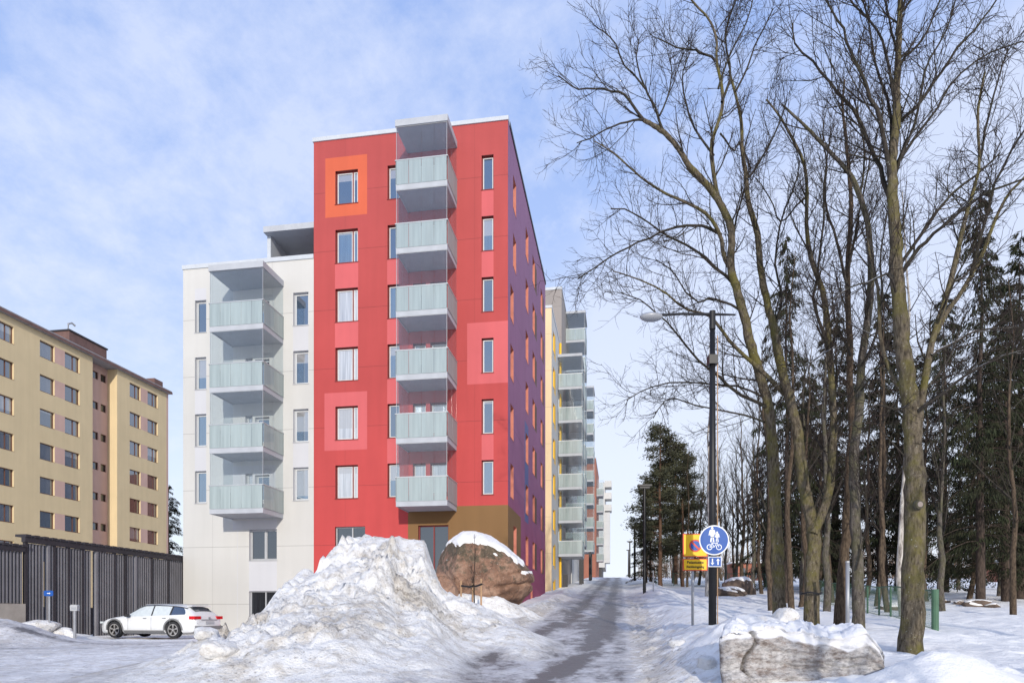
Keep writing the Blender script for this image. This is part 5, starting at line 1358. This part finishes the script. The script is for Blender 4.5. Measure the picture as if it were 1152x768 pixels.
# blue parking sign and grey box post
Y = 24.9; x = (55.5-CX)/F*Y; z = surf(x, Y); rt = thing('parking_sign', 'small blue rectangular sign on a thin grey post before the slatted screen', 'road sign', (x, Y, z-.1)); zc = fz(667, Y)-z+.1
m = MB(); m.tube([(0, 0, 0), (0, 0, zc+.1)], .03, 10); m.build('post', M['galv'], rt)
m = MB(); m.prism([(-.17, zc-.08), (-.12, zc-.10), (.12, zc-.10), (.17, zc-.08), (.17, zc+.08), (.12, zc+.10), (-.12, zc+.10), (-.17, zc+.08)], -.05, -.035); m.build('plate', M['sblue'], rt)
m = MB(); bar(m, -.05, zc, .04, zc, .025, -.055, -.052); m.prism([(.03, zc-.035), (.03, zc+.035), (.075, zc)], -.055, -.052); m.build('arrow', M['swhite'], rt)
Y = 24.6; x = (84-CX)/F*Y; z = surf(x, Y); rt = thing('socket_post', 'grey car heater socket box on a short post by the slatted screen', 'post', (x, Y, z-.1)); zc = fz(683.5, Y)-z+.1
m = MB(); m.tube([(0, 0, 0), (0, 0, zc-.08)], .045, 10); m.build('post', M['galv'], rt); m = MB(); m.prism([(-.12, -.10), (.12, -.10), (.13, .08), (.10, .12), (-.10, .12), (-.13, .08)], -.07, .09); o = m.build('socket_box', M['gframe'], rt, (0, 0, zc)); m = MB(); m.box(-.08, .08, -.078, -.071, -.06, .03); m.build('lid', M['galv'], o)

# young tree tied to stakes in front of the boulder
Y = 23.2
cx_ = (532-CX)/F*Y; zz = surf(cx_, Y)
rt = thing('tree_support', 'three wooden stakes joined by a black band before the boulder', 'tree support', (cx_, Y, zz-.2))
zt_ = fz(654.5, Y)-zz+.2
for px, yo, t_ in ((518.7, 0, .05), (531, .35, -.02), (541.3, .0, .12)):
    m = MB(); xx = (px-532)/F*Y; m.tube([(xx, yo, -.1), (xx, yo, zt_+t_)], .032, 8); m.build('stake', M['wood'], rt)
m = MB(); pts = [(-.40, -.04, zt_-.12), (-.1, .0, zt_-.16), (0, .3, zt_-.1), (.1, 0, zt_-.14), (.32, -.04, zt_-.06)]; m.tube(pts, .035, 6); m.build('band', M['black'], rt)
tr = Tubes(); rng = random.Random(3)
sp = [Vector((0, 0, -.2)), Vector((.02, 0, .8)), Vector((.0, .02, 1.6)), Vector((.05, 0, 2.4)), Vector((.02, .0, 3.1))]; rr = [.028, .024, .019, .013, .006]
tr.add([tuple(p_) for p_ in sp], rr, 6); o = []; grow(sp, rr, 0, rng, o, [(4.2, .75, 32, .22, .1, .5, .006, .35), (3.5, .3, 35, .1, .15, .6, .004, .2)])
for lv, p_, r_ in o: tr.add([tuple(q) for q in p_], r_, 3)
sx_ = (533-CX)/F*(Y+.12); rt = thing('young_tree', 'thin leafless sapling tied between the wooden stakes', 'tree', (sx_, Y+.12, surf(sx_, Y+.12))); link('branches', tr.mesh('branches', [M['twig']]), rt)
m = MB(); m.tube([(0, 0, .0), (0.01, 0, .5)], .035, 8); m.build('trunk_guard', M['black'], rt)

# green mesh fence
def mesh_fence(name, label, pts, h, group=None, wires=True, endpost=True):
    p0 = pts[0]; rt = thing(name, label, 'fence', (p0[0], p0[1], gz(*p0)), 0, group); z0 = gz(*p0)
    wm = MB(); rl_ = MB()
    for i, (x, y) in enumerate(pts):
        m = MB(); b_ = gz(x, y)-z0; r = .085 if (i == 0 and endpost) else .032
        m.tube([(x-p0[0], y-p0[1], b_-.2), (x-p0[0], y-p0[1], b_+h+(.04 if i == 0 else 0))], r, 10); m.build('post', M['green'], rt)
        if i < len(pts)-1:
            x2, y2 = pts[i+1]; A_ = Vector((x-p0[0], y-p0[1], b_)); B_ = Vector((x2-p0[0], y2-p0[1], gz(x2, y2)-z0)); up = Vector((0, 0, h))
            rl_.tube([A_+up, B_+up], .022, 6); rl_.tube([A_+up*.04, B_+up*.04], .01, 4)
            if wires:
                Ls = (B_-A_).length; st = .10; n = int(Ls/st)
                for k in range(n+int(h/st)):
                    for sgn in (1, -1):
                        s0 = k*st-h*(sgn < 0)*0; a0 = s0 if sgn > 0 else s0; a1 = s0-h if sgn > 0 else s0
                        if sgn > 0: q0, q1, t0, t1 = a0, a0-h, 0, 1
                        else: q0, q1, t0, t1 = a0-h, a0, 0, 1
                        def cl(q0, q1):
                            if q0 == q1: return None
                            ta = 0.; tb = 1.
                            for lim, s_ in ((0, 1), (Ls, -1)):
                                f0 = (q0-lim)*s_; f1 = (q1-lim)*s_
                                if f0 < 0 and f1 < 0: return None
                                if f0 < 0: ta = max(ta, -f0/(f1-f0))
                                if f1 < 0: tb = min(tb, f0/(f0-f1))
                            return (ta, tb) if tb > ta else None
                        c = cl(q0, q1)
                        if not c: continue
                        e = []
                        for t in c: q = q0+(q1-q0)*t; e.append(A_.lerp(B_, q/Ls)+up*t)
                        if (e[1]-e[0]).length > .02: wm.tube(e, .0028, 3, cap=False)
    rl_.build('rail', M['green'], rt)
    if wires: wm.build('wire_mesh', M['green'], rt)
fp = [(P(1052, 0, 17.5).x, 17.5), (P(1026, 0, 20).x, 20), (P(1002, 0, 23).x, 23), (P(989, 0, 24.3).x, 24.3), (P(976, 0, 25.7).x, 25.7), (P(955, 0, 28.5).x, 28.5), (P(932, 0, 32).x, 32), (P(918, 0, 35).x, 35)]
mesh_fence('mesh_fence', 'green wire mesh fence with a thick end post right of the mossy tree', fp, 1.02)
fp = [(P(738, 0, 66).x, 66), (P(758, 0, 64).x, 64), (P(778, 0, 62).x, 62), (P(798, 0, 60).x, 60), (P(820, 0, 58).x, 58), (P(842, 0, 56).x, 56), (P(862, 0, 54).x, 54), (P(886, 0, 52).x, 52), (P(915, 0, 50).x, 50)]
mesh_fence('park_fence', 'low distant green fence running behind the pines and rocks', fp, 1.2, endpost=False)
for px, Y in ((1140, 34),):
    x = (px-CX)/F*Y; rt = thing('bollard_post', 'dark thin post standing in the snow at far right', 'post', (x, Y, gz(x, Y)-.1)); m = MB(); m.tube([(0, 0, 0), (0, 0, 1.55)], .055, 8); m.build('shaft', M['black'], rt); m = MB(); m.tube([(0, 0, 1.55), (0, 0, 1.6)], .07, 8); m.build('cap', M['black'], rt)

# rocks in the park
def snow_rock(px, Y, size, seed, lab, dz=.3):
    x = (px-CX)/F*Y; z = gz(x, Y)
    o = blob('rock', (x, Y, z+size[2]*dz), size, M['granite2'], seed, .3, 4, label=lab, cat='rock', sharp=5, group='rocks lying in the park snow')
    c = blob('snow_cap', (0, 0, size[2]*.42), (size[0]*.86, size[1]*.86, size[2]*.66), M['snow'], seed, .3, 4, parent=o, attr=.05, sharp=5)
M['granite2'] = mk('park_rock', (.17, .12, .09), .9, vs=2.5, bump=.6, bs=20, col2=(.07, .055, .045))
snow_rock(1100, 30.5, (.62, .5, .24), 61, 'flat brown rock at the foot of the tall dark spruce'); snow_rock(1115, 30.2, (.42, .4, .16), 62, 'thin rock right of the flat brown rock under the spruce')
snow_rock(1079, 31.5, (.28, .25, .16), 63, 'small rock left of the flat brown rock'); snow_rock(822, 41, (1.15, .8, .42), 64, 'low snow topped rock in the park right of the lamp post'); snow_rock(834, 43, (1.1, .8, .75), 65, 'dark rock with a high snow cap behind the low one', .4)
snow_rock(1010, 27.5, (.8, .4, .22), 66, 'long low rock inside the green fence'); snow_rock(1064, 33, (.22, .2, .12), 67, 'tiny rock near the green end post')

# low brick houses behind the park
def house(px0, px1, Y, z0, z1, label, roof=1.6):
    x0, x1 = (px0-CX)/F*Y, (px1-CX)/F*Y; rt = thing('brick_house', label, 'house', (x0, Y, z0)); w = x1-x0; h = z1-z0
    m = MB(); m.box(0, w, 0, 3, 0, h); m.build('wall', M['brick'], rt)
    m = MB(); m.prism([(-.5, h), (w+.5, h), (w+.5, h+.15), (w*.5, h+roof), (-.5, h+.15)], -.5, 3.5); m.build('roof', M['snow'], rt)
    for k in range(3): m = MB(); m.box(w*(.15+.28*k), w*(.15+.28*k)+w*.12, -.05, .0, h*.35, h*.8); m.build('window', M['pane_dk'], rt)
for px, Y, k, sc, rot, lab in ((802, 56, 2, .95, 1.0, 'brown twiggy tree seen left of the round blue sign'), (828, 70, 0, 1.1, 2.0, 'brown twiggy tree above the low brick house'), (846, 66, 2, 1.1, 3.0, 'brown twiggy tree right of the low brick house'), (779, 80, 2, 1.2, 4.0, 'faint twiggy tree above the yellow parking sign'), (838, 84, 1, 1.2, 5.0, 'faint far tree over the snow topped rocks'), (812, 90, 2, 1.3, .3, 'faintest far twiggy tree right of the lamp post')):
    put_bare(px, Y, k, sc, rot, lab)
z = gzf(0, 92); house(826, 872, 92, z-1, fz(633, 92), 'low orange brick house seen through the trunks behind the rocks', .5)
z = gzf(0, 80); house(1130, 1190, 80, z-1, fz(634, 80), 'red brick house at the far right behind the spruce', 1.2)
#z = gzf(0, 140); house(1052, 1088, 140, z-1, fz(637, 140), 'distant brick house between the thick tree and the spruce', .6)

# ------------------------------------------------------------------ parked car
def car():
    Lh = 2.47
    zTop = lambda x: np.interp(x, [-2.47, -2.42, -2.34, -2.22, -1.95, -1.6, -1.0, -.4, .1, .40, .75, 1.15, 1.6, 2.0, 2.25, 2.4, 2.47], [.72, .90, .98, 1.10, 1.31, 1.385, 1.43, 1.45, 1.44, 1.36, 1.16, .965, .905, .83, .75, .64, .5])
    belt = lambda x: np.minimum(zTop(x)-.015, np.interp(x, [-2.47, -2.2, -1.5, 0, 1.1, 1.9, 2.47], [.80, .985, .965, .92, .90, .80, .55]))
    wid = lambda x: np.interp(x, [-2.47, -2.40, -2.2, -1.6, -.8, .8, 1.6, 2.1, 2.35, 2.47], [.70, .84, .90, .935, .935, .93, .925, .86, .72, .52])
    wtop = lambda x: np.interp(x, [-2.47, -2.2, -1.9, -.4, .4, 1.1, 2.0, 2.47], [.60, .60, .62, .66, .62, .70, .62, .40])
    def sec(x):
        w = float(wid(x)); t = float(wtop(x)); b_ = float(belt(x)); z = float(zTop(x)); cab = z-b_
        wt_ = min(t, w-.02)
        return [(0, .20), (w*.85, .20), (w*.965, .30), (w*.995, .48), (w, .66), (w*.985, b_-.06), (w*.955, b_), (wt_+(w*.93-wt_)*.30, b_+cab*.70), (wt_, z-min(.05, cab*.2)), (wt_*.82, z-.012 if cab > .1 else z), (wt_*.4, z+.01), (0, z+.015)]
    xs = np.concatenate([np.linspace(-2.47, -2.1, 10), np.linspace(-2.02, 2.0, 44), np.linspace(2.08, 2.47, 9)])
    m = MB(); S = [sec(x) for x in xs]; n = len(S[0]); ring = 2*n-2
    for x, s in zip(xs, S):
        m.v += [(x, y, z) for y, z in s]+[(x, -y, z) for y, z in s[-2:0:-1]]
    for i in range(len(xs)-1):
        for j in range(ring):
            a = i*ring+j; b_ = i*ring+(j+1) % ring; m.f.append((a, b_, b_+ring, a+ring)); m.m.append(0)
    m.f.append(tuple(reversed(range(ring)))); m.m.append(0); e = (len(xs)-1)*ring; m.f.append(tuple(range(e, e+ring))); m.m.append(0)
    root = thing('parked_car', 'white estate car with grey cladding parked beside the slatted screen', 'car', (-14.62, 28.35, -.91), math.radians(166.5)); root.scale = (.955, .955, .955)
    me = m.mesh('body', [M['carw']], True)
    bm = bmesh.new(); bm.from_mesh(me); bmesh.ops.recalc_face_normals(bm, faces=bm.faces); bm.to_mesh(me); bm.free()
    body = link('body', me)
    wx = (1.50, -1.42); R = .355
    cut = MB()
    for x in wx:
        for sgn in (1, -1): cut.tube([(x, sgn*.58, R+.01), (x, sgn*1.1, R+.01)], R+.055, 32)
    cme = cut.mesh('cut', [M['tyre']]); bm = bmesh.new(); bm.from_mesh(cme); bmesh.ops.recalc_face_normals(bm, faces=bm.faces); bm.to_mesh(cme); bm.free()
    co = link('cut', cme); md = body.modifiers.new('b', 'BOOLEAN'); md.object = co; md.operation = 'DIFFERENCE'; md.solver = 'EXACT'
    dg = bpy.context.evaluated_depsgraph_get(); nm = bpy.data.meshes.new_from_object(body.evaluated_get(dg)); body.modifiers.clear(); body.data = nm; bpy.data.objects.remove(co)
    body.parent = root
    def at(x, zz, off=.0):                    # half width of the skin at height zz
        s = sec(x); 
        for (y0, z0), (y1, z1) in zip(s[1:-1], s[2:]):
            if z0 <= zz <= z1: return y0+(y1-y0)*((zz-z0)/max(z1-z0, 1e-6))+off
        return s[4][0]+off
    for sgn in (1, -1):                          # windows, cladding and arches on each flank
        def strip(name, xl, zlo, zhi, mat, off=.008, par=body):
            q = MB(); prev = None
            for x in xl:
                a_, b_ = (zlo(x), zhi(x)); row = [(x, sgn*at(x, a_+(b_-a_)*t, off), a_+(b_-a_)*t) for t in (0, .35, .7, 1)]
                if prev:
                    for i in range(3): q.quad(prev[i], row[i], row[i+1], prev[i+1])
                prev = row
            return q.build(name, mat, par)
        lo = lambda x: float(belt(x))+.02; hi = lambda x: float(zTop(x))-.085
        strip('side_window', np.linspace(-.32, .78, 12), lambda x: lo(x)+.0, lambda x: max(lo(x)+.02, hi(x)), M['rime'])
        strip('side_window', np.linspace(-1.22, -.38, 8), lo, hi, M['rime'])
        strip('side_window', np.linspace(-1.95, -1.30, 8), lo, lambda x: max(lo(x)+.03, min(hi(x), lo(x)+.42*(x+2.0)/.3)), M['carglass'])
        strip('window_line', np.linspace(-1.95, .85, 30), lambda x: max(lo(x), hi(x))+.0, lambda x: max(lo(x), hi(x))+.035, M['dframe'], .010)
        strip('pillar', np.linspace(-.385, -.315, 3), lo, hi, M['dframe'], .010); strip('pillar', np.linspace(-1.30, -1.22, 3), lo, hi, M['dframe'], .010)
        strip('sill_cladding', np.linspace(-.98, 1.05, 16), lambda x: .215, lambda x: .335, M['carclad'], .015)
        for wxx in wx:
            q = MB(); a0, a1 = (-.05, PI+.05); k = 20; prev = None
            for i in range(k+1):
                an = a0+(a1-a0)*i/k; r0, r1 = R+.050, R+.115
                pts = [(wxx+math.cos(an)*r, sgn*(at(wxx+math.cos(an)*r, max(.25, R+.01+math.sin(an)*r), .018)), max(.2, R+.01+math.sin(an)*r)) for r in (r0, r1)]
                if prev: q.quad(prev[0], prev[1], pts[1], pts[0]); q.quad(prev[0], pts[0], (pts[0][0], sgn*.60, pts[0][2]), (prev[0][0], sgn*.60, prev[0][2]))
                prev = pts
            q.build('wheel_arch', M['carclad'], body)
        for x in (.55+.25, -.36, -1.28):
            q = MB(); q.box(x-.004, x+.004, sgn*(at(x, .6, .0))-.002, sgn*(at(x, .6, .0))+.002*sgn+.002, .36, .88); q.build('door_seam', M['carclad'], body)
        q = MB(); q.prism([(.66, .90), (.84, .90), (.82, 1.02), (.68, 1.02)], sgn*.95, sgn*1.08); q.build('mirror', M['dframe'], body)
        q = MB(); q.box(2.18, 2.34, sgn*.58, sgn*.80, .62, .70); q.build('headlight', M['rime'], body)
        q = MB(); pts = []
        q.box(-2.455, -2.19, sgn*.50, sgn*.905, .80, .93); q.build('tail_light', M['tail'], body)
        q = MB(); q.box(-1.9, .1, sgn*.66, sgn*.69, 1.41, 1.44); q.build('roof_rail', M['galv'], body)
        for x in (-1.0, -.05): q = MB(); q.box(x-.08, x+.08, sgn*.925, sgn*.955, .83, .86); q.build('door_handle', M['galv'], body)
        for x in wx:
            w = link('wheel', None); tyre = MB(); y0, y1 = sgn*.70, sgn*.93
            prof = [(.24, y0), (.33, y0), (.355, y0+sgn*.03), (.355, y1-sgn*.03), (.335, y1), (.25, y1), (.25, y1-sgn*.04)]
            nn = 32; b0 = 0
            for r, yy in prof: tyre.v += [(r*math.cos(2*PI*i/nn), yy, r*math.sin(2*PI*i/nn)) for i in range(nn)]
            for a in range(len(prof)-1):
                for i in range(nn): tyre.f.append((a*nn+i, a*nn+(i+1) % nn, (a+1)*nn+(i+1) % nn, (a+1)*nn+i)); tyre.m.append(0)
            bpy.data.objects.remove(w); w = tyre.build('wheel', M['tyre'], root, (x, 0, .355))
            q = MB(); ringz(q, 0, 0, .215, .252, y1-sgn*.05, y1-sgn*.005, 28); disc(q, 0, 0, .05, y1-sgn*.05, y1-sgn*.01, 14)
            for k in range(5):
                a = 2*PI*k/5+.3; bar(q, .03*math.cos(a), .03*math.sin(a), .225*math.cos(a+.10), .225*math.sin(a+.10), .035, y1-sgn*.045, y1-sgn*.015); bar(q, .03*math.cos(a), .03*math.sin(a), .225*math.cos(a-.10), .225*math.sin(a-.10), .035, y1-sgn*.045, y1-sgn*.015)
            q.build('rim', M['rim'], w); q = MB(); disc(q, 0, 0, .215, y1-sgn*.12, y1-sgn*.10, 24); q.build('brake_disc', M['dframe'], w)
    # glass front and rear
    def slope_glass(name, xs_, wf, mat, off=.012):
        q = MB(); prev = None
        for x in xs_:
            z = float(zTop(x))+.015+off; w = float(wtop(x))*wf; row = [(x, -w, z-.035), (x, -w*.45, z), (x, w*.45, z), (x, w, z-.035)]
            if prev:
                for i in range(3): q.quad(prev[i], row[i], row[i+1], prev[i+1])
            prev = row
        return q.build(name, mat, body)
    slope_glass('windscreen', np.linspace(.36, 1.10, 8), .9, M['rime']); slope_glass('rear_window', np.linspace(-2.20, -1.98, 5), .88, M['carglass'])
    q = MB(); q.box(-2.10, -1.85, -.60, .60, 1.335, 1.365); q.build('roof_spoiler', M['carw'], body)
    q = MB(); q.prism([(-2.515, .30), (-2.52, .50), (-2.40, .54), (-1.9, .46), (-1.9, .19), (-2.44, .19)], -.82, .82); q.build('rear_bumper', M['carclad'], body)
    q = MB(); q.box(-2.50, -2.478, -.26, .26, .60, .72); q.build('number_plate', M['gframe'], body)
    q = MB(); q.box(-2.49, -2.46, -.50, .50, .76, .79); q.build('tailgate_trim', M['galv'], body)
    q = MB(); disc(q, 0, .0, .045, -2.5, -2.46, 16); oo = q.build('badge', M['galv'], body, (0, 0, .90)); oo.rotation_euler[2] = -PI/2; oo.location = (0.0, 0, .85)
    q = MB(); q.box(-2.0, 2.1, -.72, .72, .17, .24); q.build('underbody', M['dframe'], body)
    fl = bpy.data.meshes
car()

# ------------------------------------------------------------------ camera, sky, sun
cam = bpy.data.cameras.new('camera'); co = link('camera', cam); co.location = (0, 0, 0); co.rotation_euler = (PI/2, 0, 0)
cam.sensor_fit = 'HORIZONTAL'; cam.sensor_width = 36; cam.lens = 24.0; cam.shift_y = (HY-384)/1152.; cam.clip_start = .1; cam.clip_end = 9000
scene.camera = co
sd = Vector((.095, -1, .30)).normalized()
el = math.asin(sd.z)
su = bpy.data.lights.new('sun', 'SUN'); su.energy = 3.1; su.angle = math.radians(.6); su.color = (1.0, .93, .83)
so = link('sun', su); so.rotation_euler = sd.to_track_quat('Z', 'Y').to_euler(); so.location = (0, -10, 30)
w = bpy.data.worlds.new('World'); scene.world = w; w.use_nodes = True; nt = w.node_tree; bg = nt.nodes['Background']
sky = N(nt, 'ShaderNodeTexSky', sky_type='NISHITA'); sky.sun_disc = False; sky.sun_elevation = el; sky.sun_rotation = math.atan2(sd.x, sd.y); sky.altitude = 50; sky.air_density = 1.0; sky.dust_density = .6; sky.ozone_density = 1.5
tc = N(nt, 'ShaderNodeTexCoord'); sp = N(nt, 'ShaderNodeSeparateXYZ'); L(nt, tc.outputs['Generated'], sp.inputs[0])
K = 1.13/.15
veil = ramp(nt, sp.outputs[2], [(0, (.78*K/10, .82*K/10, .91*K/10, 1)), (.22, (.66*K/10, .74*K/10, .91*K/10, 1)), (.45, (.42*K/10, .55*K/10, .90*K/10, 1)), (.68, (.33*K/10, .47*K/10, .86*K/10, 1)), (1, (.22*K/10, .36*K/10, .72*K/10, 1))])
vs_ = mix(nt, 1.0, veil.outputs[0], (10, 10, 10), 'MULTIPLY')
base = mix(nt, .80, sky.outputs[0], vs_)
# high cirrus: the direction projected on a layer far above
den = math_(nt, 'ADD', math_(nt, 'MAXIMUM', sp.outputs[2], 0), .30)
cx = N(nt, 'ShaderNodeCombineXYZ'); L(nt, math_(nt, 'DIVIDE', sp.outputs[0], den), cx.inputs[0]); L(nt, math_(nt, 'DIVIDE', sp.outputs[1], den), cx.inputs[1])
mp = N(nt, 'ShaderNodeMapping'); mp.inputs['Scale'].default_value = (1.1, 1.0, 1); mp.inputs['Rotation'].default_value = (0, 0, math.radians(28)); mp.inputs['Location'].default_value = (2.3, .7, 0); L(nt, cx.outputs[0], mp.inputs[0])
n1 = N(nt, 'ShaderNodeTexNoise', Scale=1.1, Detail=3.0, Roughness=.5); L(nt, mp.outputs[0], n1.inputs['Vector'])
n2 = N(nt, 'ShaderNodeTexNoise', Scale=9.0, Detail=9.0, Roughness=.66, Distortion=.1); L(nt, mp.outputs[0], n2.inputs['Vector'])
az = math_(nt, 'ARCTAN2', sp.outputs[0], sp.outputs[1]); elv = math_(nt, 'ARCSINE', sp.outputs[2])
def gauss(c_az, c_el, wa, we):
    a_ = math_(nt, 'MULTIPLY', math_(nt, 'SUBTRACT', az, math.radians(c_az)), 1/math.radians(wa)); e_ = math_(nt, 'MULTIPLY', math_(nt, 'SUBTRACT', elv, math.radians(c_el)), 1/math.radians(we))
    q = math_(nt, 'ADD', math_(nt, 'MULTIPLY', a_, a_), math_(nt, 'MULTIPLY', e_, e_)); return math_(nt, 'EXPONENT', math_(nt, 'MULTIPLY', q, -1.0))
# a broad bank low on the right, mottled cirrus on the left
ln = math_(nt, 'SUBTRACT', math_(nt, 'ADD', math_(nt, 'MULTIPLY', az, .36), math.radians(29.0)), elv)
ln = math_(nt, 'ADD', ln, math_(nt, 'MULTIPLY', math_(nt, 'SUBTRACT', n1.outputs[0], .5), .22)); ln = math_(nt, 'ADD', ln, math_(nt, 'MULTIPLY', math_(nt, 'SUBTRACT', n2.outputs[0], .5), .10))
bank = math_(nt, 'MULTIPLY', ramp(nt, ln, [(0, g(0)), (.13, g(1))]).outputs[0], ramp(nt, az, [(0, g(0)), (.12, g(1))]).outputs[0])
bank = math_(nt, 'MULTIPLY', bank, .55)
wis = math_(nt, 'ADD', math_(nt, 'MULTIPLY', n2.outputs[0], .75), math_(nt, 'MULTIPLY', n1.outputs[0], .5))
wis = math_(nt, 'ADD', wis, math_(nt, 'MULTIPLY', math_(nt, 'ADD', gauss(-20, 33, 13, 14), gauss(-34, 24, 12, 10)), .16))
wr_ = ramp(nt, wis, [(.60, g(0)), (.88, g(1))])
fac = math_(nt, 'MAXIMUM', bank, math_(nt, 'MULTIPLY', wr_.outputs[0], .50))
skc = mix(nt, fac, base, (.74*K, .78*K, .90*K))
L(nt, skc, bg.inputs[0]); bg.inputs[1].default_value = .15
scene.view_settings.view_transform = 'Standard'; scene.view_settings.look = 'None'; scene.view_settings.exposure = .11; scene.view_settings.gamma = 1
scene.cycles.max_bounces = 6; scene.cycles.transparent_max_bounces = 12; scene.cycles.diffuse_bounces = 3; scene.cycles.glossy_bounces = 3
scene.cycles.use_denoising = True
